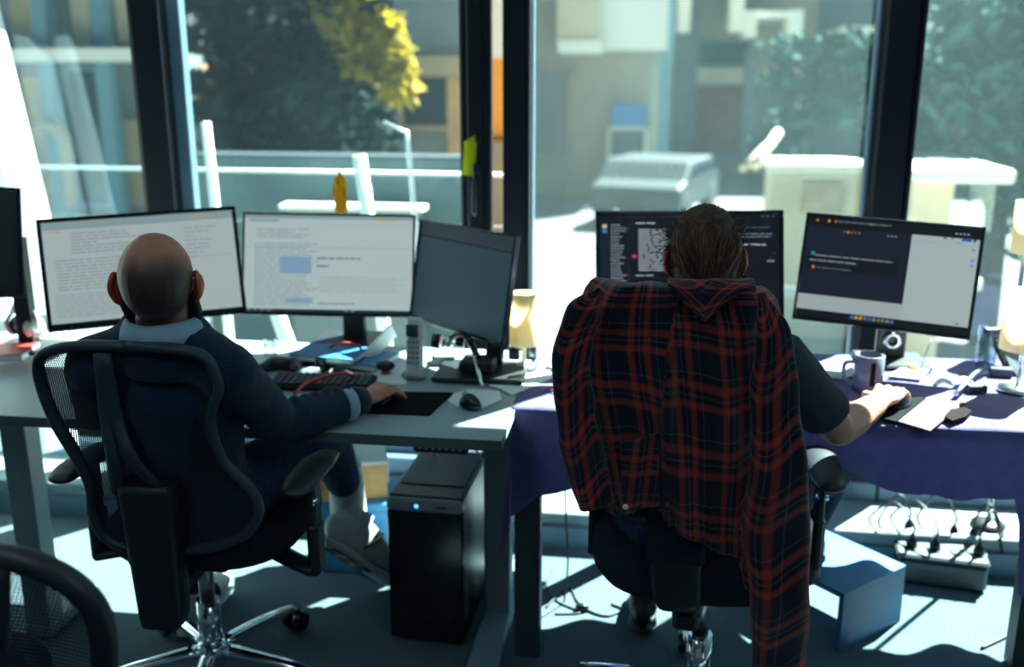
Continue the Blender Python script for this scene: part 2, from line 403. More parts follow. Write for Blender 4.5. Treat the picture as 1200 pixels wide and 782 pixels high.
post('trim_6', 2.1, 0.10, 0.10)
post('trim_7', -3.2, 0.10, 0.10)
def window(name, x0, x1, pane, fr=0.05, frm='dark_frame', inner=False):
    f = MB(); z0, z1 = 0.19, 2.58
    y = 3.43
    f.box((x0 + fr / 2, y, (z0 + z1) / 2), (fr, 0.05, z1 - z0), bev=.004).box((x1 - fr / 2, y, (z0 + z1) / 2), (fr, 0.05, z1 - z0), bev=.004)
    f.box(((x0 + x1) / 2, y, z0 + .02), (x1 - x0, 0.05, .04), bev=.004).box(((x0 + x1) / 2, y, z1 - fr / 2), (x1 - x0, 0.05, fr), bev=.004)
    o = f.build(name, frm); tag(o, kind='structure')
    g = MB(); g.box(((x0 + x1) / 2, y, (z0 + z1) / 2), (x1 - x0 - 2 * fr, 0.006, z1 - z0 - 2 * .03))
    g.build('pane', pane, o)
    return o
window('window_1', -3.15, -1.82, 'pane_left', 0.03)
w2 = window('window_2', -1.71, -0.555, 'pane_left', 0.055, 'steel_frame')
window('window_3', -0.42, 0.715, 'pane_right', 0.015, 'steel_frame')
window('window_4', 0.83, 2.05, 'pane_right', 0.015, 'steel_frame')
window('window_5', 2.15, 3.6, 'pane_right', 0.03)
# the opening sash: broad black stile with a lever handle
st = MB().box((-0.60, 3.395, 1.37), (0.105, 0.07, 2.42), bev=0.008).box((-0.60, 3.352, 1.37), (0.05, 0.02, 2.40), bev=0.006).build('sash_stile', 'dark_frame', w2)
hd = MB().box((-0.59, 3.33, 1.22), (0.028, 0.02, 0.14), bev=0.004).tube([(-0.59, 3.325, 1.24), (-0.59, 3.28, 1.24), (-0.59, 3.275, 1.20), (-0.59, 3.275, 1.12)], [.009, .009, .009, .008], seg=8).build('handle', 'shiny_black', st)
# unseen blinds added above the view to shade the left desk
def blind(x0, x1, lab):
    t = thing('added_sun_blind', lab, 'blind', ((x0 + x1) / 2, 3.33, 2.6))
    MB().cyl((x0, 3.33, 2.60), (x1, 3.33, 2.60), .03, m='steel').build('roller', None, t, world=True)
    MB().box(((x0 + x1) / 2, 3.36, 2.265), (x1 - x0, .003, .67), m='box_white').build('cloth', None, t, world=True)
    MB().box(((x0 + x1) / 2, 3.36, 1.925), (x1 - x0, .012, .025), m='steel').build('hem_bar', None, t, world=True)
blind(-3.1, -1.84, 'unseen blind added to block sun through the leftmost pane')
blind(-1.69, -.66, 'unseen blind added to block sun through the pane behind the three screens')
blind(-.40, .40, 'unseen blind added to block sun through the wide pane')
# the curtain gathered at the left
def curt(u, v):
    z = 2.55 - 2.35 * v; xr = aty(2 + 46 * max(0, min(1, (2.0 - z) / 1.0)), 200, 3.2).x
    xl = -3.1
    return (xl + (xr + 0.02 - xl) * u, 3.22 + 0.035 * math.sin(u * 34 + v * 1.5) + 0.01 * math.sin(u * 71), z)
tag(MB().grid(curt, 90, 12).build('curtain', 'curtain_white'), 'white curtain hanging in folds at the left edge of the window', 'curtain')

# ------------------------------------------------------------------ outside
pm('asphalt', (0.13, 0.145, 0.15), 0.9, var=0.15, scale=2); pm('paving', (0.28, 0.28, 0.25), 0.85, var=0.12, scale=1.5)
pm('render_cream', (0.62, 0.52, 0.36), 0.9, var=0.06, scale=2); pm('render_grey', (0.16, 0.20, 0.21), 0.9, var=0.08, scale=2)
pm('render_beige', (0.33, 0.27, 0.18), 0.9, var=0.08, scale=2); pm('render_white', (0.85, 0.82, 0.72), 0.85, var=0.04)
pm('wall_teal', (0.09, 0.15, 0.165), 0.9, var=.2, scale=2); pm('brick_tan', (0.40, 0.29, 0.15), 0.9, var=0.2, scale=6); pm('teal_metal', (0.12, 0.26, 0.32), 0.5); pm('dark_glass', (0.02, 0.035, 0.05), 0.15)
pm('dark_glass2', (0.05, 0.08, 0.10), 0.3)
pm('shop_red', (0.25, 0.10, 0.07), 0.7, var=0.3, scale=3); pm('sign_blue', (0.03, 0.20, 0.55), 0.5); pm('orange_wall', (0.9, 0.38, 0.07), 0.85)
pm('bark', (0.04, 0.03, 0.022), 0.95, bump=0.5); pm('leaf_dark', (0.007, 0.022, 0.024), 0.9, spec=.1, var=0.4, scale=3)
pm('leaf_green', (0.032, 0.095, 0.075), 0.9, spec=.15, var=0.4, scale=3); thin_cloth('leaf_yellow', (0.36, 0.27, 0.02), (0.46, 0.34, 0.02), 0.45)
pm('leaf_brown', (0.30, 0.15, 0.05), 0.85, var=0.3, scale=3); pm('car_white', (0.7, 0.72, 0.72), 0.25, coat=0.4); pm('rubber', (0.01, 0.01, 0.01), 0.8)
pm('car_grey', (0.035, 0.045, 0.05), 0.5, spec=.2); pm('galvanised', (0.55, 0.62, 0.65), 0.35, metal=0.6)
GZ = -1.0
struct('ground', MB().box((0, 63.45, GZ - 0.1), (160, 119.9, 0.2)), 'asphalt')
struct('trim_8', MB().box((0, 6.0, GZ + 0.05), (60, 5.0, 0.14), bev=0.02), 'paving')      # near pavement
# terrace slab just outside the glass, with its railing
struct('trim_9', MB().box((0, 4.10, -0.12), (20, 1.10, 0.14), bev=0.01), 'paving')
rl = thing('railing', 'thin metal balcony railing crossing the view outside the window', 'railing', (0, 4.5, 0))
for z, r, m_, nm in ((1.135, 0.009, 'galvanised', 'handrail'), (0.89, 0.006, 'dark_leg', 'wire')):
    MB().cyl((-6, 4.55, z + .02), (-0.65, 4.55, z), r, seg=8, m=m_).build(nm, None, rl, world=True)
for x in (-5.6, -4.6, -3.6):
    MB().box((x, 4.55, 0.5), (0.035, 0.035, 1.18), m='galvanised').build('post', None, rl, world=True)
def lean_post(px0, py0, px1, py1, y, wd, label):
    a = aty(px0, py0, y); b = aty(px1, py1, y)
    d = (b - a).normalized(); b = b + d * ((b.z + 0.05) / max(.2, -d.z)) if b.z > 0 else b
    o = MB().tube([a, b], [wd, wd], seg=10, n=2, m='render_white').build('leaning_post', None); tag(o, label, 'post', 'pale posts beyond the glass'); return o
lean_post(241, 143, 252, 243, 4.35, 0.022, 'pale bollard-like post with rounded top beyond the left pane')
lean_post(421, 182, 452, 400, 4.3, 0.030, 'broad pale leaning post behind the yellow rubber toy')
lean_post(312, 330, 338, 405, 4.25, 0.034, 'pale leaning post seen below the middle screen')
o = MB().tube([aty(476, 153, 4.4), aty(485, 250, 4.4), aty(489, 400, 4.4)], [0.010], seg=8).tube([aty(476, 155, 4.4), aty(450, 143, 4.6)], 0.007, seg=6, n=1).build('thin_pole', 'galvanised')
tag(o, 'thin grey pole with a short bent arm outside the middle pane', 'pole')

def building(name, label, x0, x1, y, z1, mat, depth=6):
    b = thing(name, label, 'building', ((x0 + x1) / 2, y, GZ))
    MB().box(((x0 + x1) / 2, y + depth / 2, (GZ + z1) / 2), (x1 - x0, depth, z1 - GZ)).build('wall', mat, b, world=True)
    return b
def part(b, name, c, d, mat, parent=None, **k):
    return MB().box(c, d, **k).build(name, mat, parent or b, world=True)
def win(b, x, z, w_, h_, y, fr='render_white', gm='dark_glass'):
    f = MB(); t = 0.07
    f.box((x - w_ / 2, y - .05, z), (t, .14, h_ + t)).box((x + w_ / 2, y - .05, z), (t, .14, h_ + t)).box((x, y - .05, z + h_ / 2), (w_ + t, .14, t)).box((x, y - .05, z - h_ / 2), (w_ + t, .16, t))
    o = f.build('window', fr, b, world=True); MB().box((x, y - .02, z), (w_ - t, .04, h_ - t)).build('pane', gm, o, world=True)
def P(px, py, y): return aty(px, py, y)
def rect(px0, py0, px1, py1, y):
    a = P(px0, py0, y); b = P(px1, py1, y); return (a.x + b.x) / 2, (a.z + b.z) / 2, abs(b.x - a.x), abs(a.z - b.z)

# left building with teal columns and tan brick, near
YL = 13.0
bl = building('brick_building', 'tan brick building with teal steel columns seen through the left panes', P(-160, 0, YL).x, P(196, 0, YL).x, YL, 5.5, 'render_grey', 3)
for px0, py0, px1, py1, m_, nm in ((8, -60, 52, 58, 'brick_tan', 'brick_panel'), (80, -60, 124, 62, 'render_cream', 'wall_panel'), (132, -60, 178, 50, 'render_cream', 'wall_panel'), (30, 90, 68, 240, 'brick_tan', 'brick_panel'), (140, 140, 185, 240, 'render_beige', 'wall_panel'), (-60, -60, 2, 50, 'brick_tan', 'brick_panel')):
    x, z, ww, hh = rect(px0, py0, px1, py1, YL); part(bl, nm, (x, YL - .04, z), (ww, .12, hh), m_)
for px0, wd in ((60, .22), (126, .2), (186, .2)):
    p = P(px0, 100, YL - .3); part(bl, 'column', (p.x, YL - .3, 2.2), (wd, wd, 6.4), 'teal_metal')
x, z, ww, hh = rect(-80, 58, 194, 72, YL - .5); part(bl, 'canopy', (x, YL - .4, z), (ww, .8, hh), 'render_white')
x, z, ww, hh = rect(78, 80, 135, 240, YL); win(bl, x, z, ww, hh, YL, 'teal_metal', 'dark_glass2')
o = MB().tube([P(34, 240, YL - .6), P(38, 160, YL - .6), P(60, 148, YL - .6), P(76, 165, YL - .6), P(82, 240, YL - .6)], .09, seg=8).build('arch', 'render_beige', bl, world=True)

# middle building behind the tree
YM = 17.0
bm_ = building('grey_building', 'grey rendered building with a dark window band behind the tree', P(190, 0, YM).x, P(560, 0, YM).x, YM, 6.5, 'render_grey')
x, z, ww, hh = rect(470, 88, 545, 150, YM); win(bm_, x, z, ww, hh, YM, 'render_beige')
x, z, ww, hh = rect(400, 95, 455, 150, YM); win(bm_, x, z, ww, hh, YM, 'shop_red')
x, z, ww, hh = rect(250, 110, 300, 200, YM); win(bm_, x, z, ww, hh, YM, 'render_beige', 'dark_glass2')
x, z, ww, hh = rect(440, 66, 560, 88, YM - .3); part(bm_, 'ledge', (x, YM - .15, z), (ww, .4, hh), 'render_beige')
x, z, ww, hh = rect(525, 90, 558, 240, YM); part(bm_, 'brick_panel', (x, YM - .05, z), (ww, .14, hh), 'brick_tan')
x, z, ww, hh = rect(210, 60, 250, 150, YM); part(bm_, 'brick_panel', (x, YM - .05, z), (ww, .14, hh), 'orange_wall')
# wall put in place of the shaded road, white kerb in front
x, z, ww, hh = rect(225, 184, 560, 247, 6.5); wl = thing('shaded_road_wall', 'grey wall standing in for shaded road, with a white coped kerb just above the middle screen', 'wall', (x, 6.5, GZ))
part(wl, 'wall', (x, 6.6, (GZ + z + hh / 2) / 2), (ww, .2, z + hh / 2 - GZ), 'wall_teal')
part(wl, 'coping', (x, 6.6, z + hh / 2 + .012), (ww, .24, .02), 'dark_leg')  # dark strip laid on the wall top to paint out its sunlight
x, z, ww, hh = rect(325, 243, 494, 247, 6.1); part(wl, 'coping', (x, 6.2, z), (ww, .16, .03), 'render_white', bev=.005); part(wl, 'kerb', (x, 6.22, (GZ + z) / 2 - .01), (ww - .1, .16, z - GZ - .03), 'render_grey')

# orange house seen in the narrow gap
YO = 15.0
bo = building('orange_house', 'orange house front seen through the narrow gap beside the sash', P(566, 0, YO).x, P(608, 0, YO).x, YO, P(585, 68, YO).z, 'orange_wall', .6)
x, z, ww, hh = rect(570, -80, 606, 68, YO); part(bo, 'upper_wall', (x, YO + .3, z), (ww, .6, hh), 'render_white')
x, z, ww, hh = rect(572, 165, 608, 300, YO - .1); part(bo, 'base', (x, YO - .1, z), (ww, .3, hh), 'render_beige')

# building right with balcony
YR = 22.0
br = building('corner_building', 'corner building with a cream balcony and blue sign in the wide pane', P(622, 0, YR).x, P(782, 0, YR).x, YR, 7, 'render_beige')
x, z, ww, hh = rect(655, -50, 702, 58, YR - 1.2); bk = part(br, 'balcony', (x, YR - .7, z), (ww, 1.6, hh), 'render_cream')
x, z, ww, hh = rect(702, -50, 782, 58, YR - 1.2); part(br, 'balcony', (x, YR - .6, z), (ww, 1.2, hh), 'render_white')
x, z, ww, hh = rect(655, 48, 705, 62, YR - 1.5); part(br, 'slab', (x, YR - .8, z), (ww, 1.8, hh), 'render_white')
x, z, ww, hh = rect(718, 122, 758, 148, YR); part(br, 'blue_sign', (x, YR - .12, z), (ww, .12, hh), 'sign_blue')
x, z, ww, hh = rect(714, 150, 756, 185, YR); win(br, x, z, ww, hh, YR, 'render_white', 'dark_glass2')
x, z, ww, hh = rect(628, 80, 668, 180, YR); win(br, x, z, ww, hh, YR, 'render_beige', 'dark_glass2')
p = P(779, 100, YR - .4); part(br, 'column', (p.x, YR - .4, 2.8), (.28, .28, 7.6), 'teal_metal')
YS = 27.0
bs = building('shop_building', 'shop building with upper window bays and a dark red shopfront', P(790, 0, YS).x, P(960, 0, YS).x, YS, 8, 'render_beige')
x, z, ww, hh = rect(818, 48, 876, 78, YS); win(bs, x, z, ww, hh, YS, 'teal_metal')
x, z, ww, hh = rect(812, 100, 872, 182, YS); win(bs, x, z, ww, hh, YS, 'teal_metal', 'shop_red')
x, z, ww, hh = rect(880, 100, 930, 182, YS); win(bs, x, z, ww, hh, YS, 'render_white', 'dark_glass2')
for a in ((796, -60, 812, 182), (872, 60, 882, 182)):
    x, z, ww, hh = rect(*a, YS); part(bs, 'pilaster', (x, YS - .2, z), (ww, .5, hh), 'render_grey')
x, z, ww, hh = rect(812, 80, 935, 98, YS); part(bs, 'sign_band', (x, YS - .15, z), (ww, .35, hh), 'render_cream')
# pale boxy awnings high on the fronts, lit by the low sun
def awning(a, n, y, lab):
    x, z, ww, hh = rect(*a, y)
    t = thing('awning_box', lab, 'awning', (x, y, z), 0, 'sunlit box awnings high on the far fronts')
    part(t, 'canopy', (x, (y + YS + (0 if n else 1)) / 2, z + hh / 2 - .08), (ww, YS + (0 if n else 1) - y + .01, .16 if n else hh), 'render_white')
    if n:
        part(t, 'side', (x - ww / 2 + .12, y + .5, z), (.3, 1.6, hh), 'render_white'); part(t, 'side', (x + ww / 2 - .12, y + .5, z), (.3, 1.6, hh), 'render_white')
awning((797, -30, 868, 38), 1, YS - 2.4, 'large sunlit white box awning above the shopfront')
awning((873, 13, 936, 44), 1, YS - 2.4, 'smaller sunlit white bay frame right of the large awning')
awning((988, 34, 1028, 48), 0, YS - 2.4, 'small flat sunlit canopy left of the right mullion')
awning((1082, 26, 1148, 35), 0, YS - 2.4, 'long thin sunlit canopy right of the right mullion')
bt = building('terrace_building', 'grey green building half hidden behind the trees on the right', P(966, 0, YS).x, P(1500, 0, YS).x, YS + 1, 8, 'render_grey')
for a in ((1090, -20, 1125, 20), (1135, -20, 1175, 22), (970, 90, 1010, 130)):
    x, z, ww, hh = rect(*a, YS + 1); win(bt, x, z, ww, hh, YS + 1, 'render_cream', 'dark_glass2')
# sunlit plaza slope, van and low white roofs
def vehicle(name, label, x, y, L, Wd, Hh, mat, rz):
    t = thing(name, label, 'car', (x, y, GZ), rz)
    s = MB(); prof = [(-L / 2, .35), (-L / 2, .75), (-L * .36, .85), (-L * .25, Hh), (L * .28, Hh), (L * .42, .88), (L / 2, .8), (L / 2, .35)]
    s.prism([(a, -Wd / 2, b) for a, b in prof], (0, Wd, 0)); s.build('body', mat, t, bevel=.06)
    g = MB(); g.prism([(-L * .33, -Wd / 2 - .01, .9), (-L * .24, -Wd / 2 - .01, Hh - .1), (L * .26, -Wd / 2 - .01, Hh - .1), (L * .37, -Wd / 2 - .01, .92)], (0, Wd + .02, 0)); g.build('windows', 'dark_glass', t)
    for sx in (-.31, .31):
        for sy in (-1, 1): MB().cyl((sx * L, sy * (Wd / 2 - .18), .32), (sx * L, sy * (Wd / 2 + .02), .32), .32, seg=20, m='rubber').build('wheel', None, t)
    return t
cq = atz(740, 246, GZ); vehicle('car', 'grey car parked low in the wide pane, left of the plaza', cq.x + .5, cq.y - 1.3, 3.2, 1.6, 1.15, 'car_grey', R(75))
# white kiosk roof on the right
x, z, ww, hh = rect(1066, 200, 1180, 208, 8.0)
kk = thing('kiosk', 'white flat roofed kiosk behind the right screen', 'kiosk', (x, 8, GZ))
part(kk, 'roof', (x, 8.6, z), (ww, 1.6, .1), 'render_white', bev=.02)
part(kk, 'wall', (x - .1, 8.8, (GZ + z) / 2), (ww - .4, 1.1, z - GZ - .1), 'render_cream')
part(kk, 'counter', (x, 8.1, 0.0), (ww - .2, .3, .08), 'render_white')
# big pale planter wall low in the right half
x, z, ww, hh = rect(905, 200, 1022, 250, 10.0)
pm_ = 0; pl_ = thing('planter_wall', 'pale masonry planter wall between the two right screens', 'planter', (x, 10, GZ))
part(pl_, 'wall', (x, 10.3, (GZ + z + .2) / 2), (ww, .6, z + .2 - GZ), 'render_cream'); part(pl_, 'coping', (x, 10.3, z + .24), (ww + .1, .7, .09), 'render_white', bev=.02)
x, z, ww, hh = rect(940, 215, 985, 250, 10.0); part(pl_, 'brick_panel', (x, 9.97, z), (ww, .08, hh), 'brick_tan')
tag(MB().tube([P(885, 195, 10.8), P(912, 155, 11.5)], .05, seg=8, n=1).tube([P(870, 198, 10.8), P(905, 165, 11.5)], .04, seg=8, n=1).build('slanted_beam', 'render_cream'), 'pair of slanted pale beams rising behind the planter wall', 'beam')

def foliage(clumps, per, size, mat, rnd):
    b = MB()
    for (c, r) in clumps:
        for k in range(per):
            d = Vector((rnd.gauss(0, 1), rnd.gauss(0, 1), rnd.gauss(0, 1))).normalized() * (rnd.random() ** .4)
            p = Vector(c) + Vector((d.x * r[0], d.y * r[1], d.z * r[2]))
            q = Euler((rnd.uniform(-1, 1), rnd.uniform(-1, 1), rnd.uniform(0, 6.3))).to_matrix(); s_ = size * rnd.uniform(.6, 1.4)
            vs = [b.bm.verts.new(p + q @ Vector(v) * s_) for v in ((-1, 0, 0), (0, -.45, .1), (1, 0, 0), (0, .45, .1))]
            b.bm.faces.new(vs)
    return b
def tree(label, base, trunk_pts, clumps, mats, per=240, size=.13, group=None, name='tree'):
    rnd = random.Random(hash(label) % 1000 if False else len(label))
    t = thing(name, label, 'tree', base, 0, group)
    for k, (pts, r0, r1) in enumerate(trunk_pts): MB().tube(pts, [r0, r1], seg=8).build('trunk' if k == 0 else 'branch', 'bark', t, world=True)
    for k, (cl, mt, pr) in enumerate(zip(clumps, mats, (per if isinstance(per, (list, tuple)) else [per] * len(clumps)))):
        tag(foliage(cl, pr, size, mt, rnd).build('foliage', mt, t, world=True, normals=False), kind='stuff')
    return t
YT = 9.5
def cl(px, py, y, rx, ry, rz): return (P(px, py, y), (rx, ry, rz))
rr = random.Random(3)
dark = [cl(rr.uniform(285, 425), rr.uniform(-40, 190), YT + rr.uniform(-.6, .6), .5, .5, .38) for _ in range(20)] + [cl(rr.uniform(225, 300), rr.uniform(-30, 45), YT, .45, .5, .3) for _ in range(5)] + [cl(255, 110, YT, .3, .4, .3), cl(290, 150, YT, .4, .4, .4), cl(370, 210, YT, .6, .4, .5), cl(300, 215, YT, .5, .4, .4)]
yel = [cl(x, y, YT - .5, .16, .2, .2) for x, y in ((408, 5), (425, 12), (418, 40), (435, 38), (455, 45), (410, 60), (462, 68), (460, 90), (468, 98), (440, 30), (395, 20), (385, 5), (430, 70))]
brn = [cl(x, y, YT + .6, .25, .2, .3) for x, y in ((245, 110), (280, 95), (320, 115), (265, 130), (330, 100))]
tb = P(360, 300, YT)
tree('dark evergreen tree with bright yellow leaves at its right edge', (tb.x, YT, GZ), [([(tb.x, YT, GZ), (tb.x + .1, YT, .6), (tb.x - .1, YT, 2.2)], .14, .06), ([(tb.x, YT, .5), (tb.x + .5, YT, 1.4), (tb.x + .9, YT - .3, 1.9)], .06, .02), ([(tb.x, YT, .8), (tb.x - .6, YT, 1.5), (tb.x - 1.1, YT, 1.9)], .06, .02)], [dark, yel, brn], ['leaf_dark', 'leaf_yellow', 'leaf_brown'], per=[230, 170, 90], size=.10)
YG = 14.0
g1 = [cl(rr.uniform(890, 1035), rr.uniform(55, 110), YG, .55, .5, .22) for _ in range(8)] + [cl(rr.uniform(900, 1030), rr.uniform(120, 175), YG, .35, .5, .25) for _ in range(4)]
g2 = [cl(rr.uniform(1060, 1220), rr.uniform(50, 200), YG - 3, .45, .5, .4) for _ in range(16)] + [cl(rr.uniform(1130, 1240), rr.uniform(0, 260), YG - 4, .45, .5, .45) for _ in range(12)]
a = P(1020, 200, YG)
tree('loose green street tree left of the right mullion', (a.x, YG, GZ), [([(a.x, YG, GZ), (a.x, YG, 1.0), (a.x - .3, YG, 2.2)], .12, .05), ([(a.x, YG, .8), (a.x - 1, YG, 1.5)], .05, .02)], [g1], ['leaf_green'], per=120, size=.13)
a = P(1170, 250, YG - 4)
tree('full green tree filling the far right pane', (a.x, YG - 4, GZ), [([(a.x, YG - 4, GZ), (a.x, YG - 4, .8), (a.x + .2, YG - 4, 2.2)], .14, .06), ([(a.x, YG - 4, .6), (a.x - .9, YG - 4, 1.5)], .06, .02)], [g2], ['leaf_green'], per=170, size=.12)

# unseen light panels added as weak fill, behind and above the workers
glow('fill_diffuser', (0.75, 0.92, 1.0), .5)
for k, x in enumerate((-1.4, .9)):
    cl_ = thing('added_fill_panel', ('long unseen fill light panel added above the left desk chair row', 'long unseen fill light panel added above the right desk chair row')[k], 'lamp', (x, .2, 2.76))
    MB().box((0, 0, .02), (.34, 1.3, .04), m='steel').build('housing', None, cl_); MB().box((0, 0, -.004), (.30, 1.26, .01), m='fill_diffuser').build('fill_diffuser', None, cl_)
    ld = bpy.data.lights.new('added_fill_lamp', 'AREA'); ld.shape = 'RECTANGLE'; ld.size = .3; ld.size_y = 1.2; ld.energy = 1.5; ld.color = (.6, .85, 1.0)
    lo = bpy.data.objects.new('added_fill_lamp', ld); C.objects.link(lo); lo.parent = cl_; lo.location = (0, 0, -.02)

# ------------------------------------------------------------------ desks
ZT = 0.74
def rot_box(): pass
# left height-adjustable desk
dk = thing('desk', 'grey topped standing desk with three screens, in front of the man', 'desk', (-1.15, 2.57, 0))
MB().box((-1.15, 2.565, ZT - .0125), (1.64, .79, .025), bev=.002, m='desk_top').build('desktop', None, dk, world=True)
MB().box((-1.15, 2.169, ZT - .0135), (1.64, .003, .026), m='desk_edge').build('edge_band', None, dk, world=True)
for x, ly, f0_, f1_ in ((-1.71, 2.35, 2.31, 2.56), (-.405, 2.60, 2.26, 2.90)):
    lg = MB().box((x, ly, .38), (.075, .07, .68), bev=.004, m='desk_leg').build('leg', None, dk, world=True)
    MB().box((x, (f0_ + f1_) / 2, .025), (.085, f1_ - f0_, .04), bev=.006, m='desk_leg').build('foot', None, lg, world=True)
    MB().box((x, 2.56, .70), (.05, .6, .03), m='dark_leg').build('bracket', None, lg, world=True)
MB().box((-1.05, 2.62, .685), (1.2, .05, .05), m='dark_leg').build('crossbar', None, dk, world=True)
cp = MB().box((atz(517, 522, .715).x, 2.20, .712), (.135, .06, .028), bev=.006, m='black_plastic')
cpo = cp.build('control_panel', None, dk, world=True)
cpx = atz(517, 522, .715).x
b = MB()
for k in range(7): b.cyl((cpx - .05 + k * .0165, 2.1705, .712), (cpx - .05 + k * .0165, 2.168, .712), .0035, seg=8)
b.build('button', 'grey_plastic', cpo, world=True)

# far left neighbouring desk
dn = thing('desk', 'neighbouring desk at the left edge of the picture, behind the white headset', 'desk', (-2.35, 2.85, 0))
MB().box((-2.42, 2.86, ZT + .015), (.80, .48, .025), bev=.002, m='desk_top').build('desktop', None, dn, world=True)
for x in (-2.75, -2.08):
    MB().box((x, 2.86, .37), (.06, .06, .74), bev=.004, m='desk_leg').build('leg', None, dn, world=True)

# right table with the cloth
tb = thing('table', 'long table on square grey legs under a navy cloth, in front of the woman', 'table', (.58, 2.75, 0))
X0, X1, Y0, Y1 = -.335, 1.75, 2.405, 3.04
MB().box(((X0 + X1) / 2, (Y0 + Y1) / 2, ZT - .018), (X1 - X0 - .01, Y1 - Y0 - .01, .026), m='desk_top').build('tabletop', None, tb, world=True)
for x, y, wd in ((-.298, 2.445, .07), (-.105, 2.985, .06), (1.06, 2.56, .075), (1.62, 3.0, .07)):
    MB().box((x, y, .357), (wd, wd * .9, .71), bev=.004, m='desk_leg' if y > 2.9 else 'dark_leg').build('leg', None, tb, world=True)
# cloth: one sheet lying on the top and falling at front, left and back
def cloth_top():
    b = MB(); zt = ZT + .003
    nx, ny = 100, 26; xs = [X0 - .004 + (X1 + .008 - X0) * i / nx for i in range(nx + 1)]; ys = [Y0 - .006 + (Y1 - Y0 + .012) * j / ny for j in range(ny + 1)]
    V = {}
    def wr(x, y): return .0022 * math.sin(x * 31 + y * 17) * math.sin(y * 23 - x * 9) + .0022
    for i, x in enumerate(xs):
        for j, y in enumerate(ys): V[i, j] = b.bm.verts.new((x, y, zt + wr(x, y) * (0 < j < ny)))
    for i in range(nx):
        for j in range(ny): b.face([V[i, j], V[i + 1, j], V[i + 1, j + 1], V[i, j + 1]], 0, True)
    # front drop: hem height measured along the edge
    hem = [(-.34, .44), (-.30, .47), (-.265, .50), (-.2, .53), (0.0, .56), (.2, .56), (.38, .60), (.47, .64), (.54, .615), (.62, .57), (.8, .565), (.93, .57), (.96, .30), (1.75, .28)]
    def hemz(x):
        for (a, za), (c, zc) in zip(hem, hem[1:]):
            if x <= c: return za + (zc - za) * max(0, (x - a)) / (c - a)
        return hem[-1][1]
    nz = 14; prev = [V[i, 0] for i in range(nx + 1)]
    for k in range(1, nz + 1):
        f = k / nz; row = []
        for i, x in enumerate(xs):
            z = zt - (zt - hemz(x)) * f
            y = Y0 - .008 - .004 * f - f * .008 * (1 + math.sin(x * 26)) - f * f * .008 * math.sin(x * 57 + 1)
            row.append(b.bm.verts.new((x, y, z)))
        for i in range(nx): b.face([prev[i], prev[i + 1], row[i + 1], row[i]], 0, True)
        prev = row
    # left drop with the corner point hanging low
    prev = [V[0, j] for j in range(ny + 1)]
    for k in range(1, nz + 1):
        f = k / nz; row = []
        for j, y in enumerate(ys):
            q = (y - ys[0]) / (ys[-1] - ys[0]); low = .30 + .30 * min(1, q * 4) - .05 * math.sin(q * 9)
            z = zt - (zt - low) * f; x = X0 - .006 - .02 * f - f * .012 * math.sin(y * 40)
            row.append(b.bm.verts.new((x, y - .01 * f, z)))
        for j in range(ny): b.face([prev[j + 1], prev[j], row[j], row[j + 1]], 0, True)
        prev = row
    # back drop
    prev = [V[i, ny] for i in range(nx + 1)]
    for k in range(1, nz + 1):
        f = k / nz; row = []
        for i, x in enumerate(xs):
            low = .36 + .05 * math.sin(x * 19) + .32 * min(1, max(0, (x + .12) / .12))
            row.append(b.bm.verts.new((x, Y1 + .008 + f * .015 * (1 + math.sin(x * 43)), zt - (zt - low) * f)))
        for i in range(nx): b.face([prev[i + 1], prev[i], row[i], row[i + 1]], 0, True)
        prev = row
    return b
tc_ = cloth_top().build('tablecloth', 'navy_cloth', solid=0)
tag(tc_, 'navy blue cloth draped over the right table and hanging down its front', 'tablecloth')

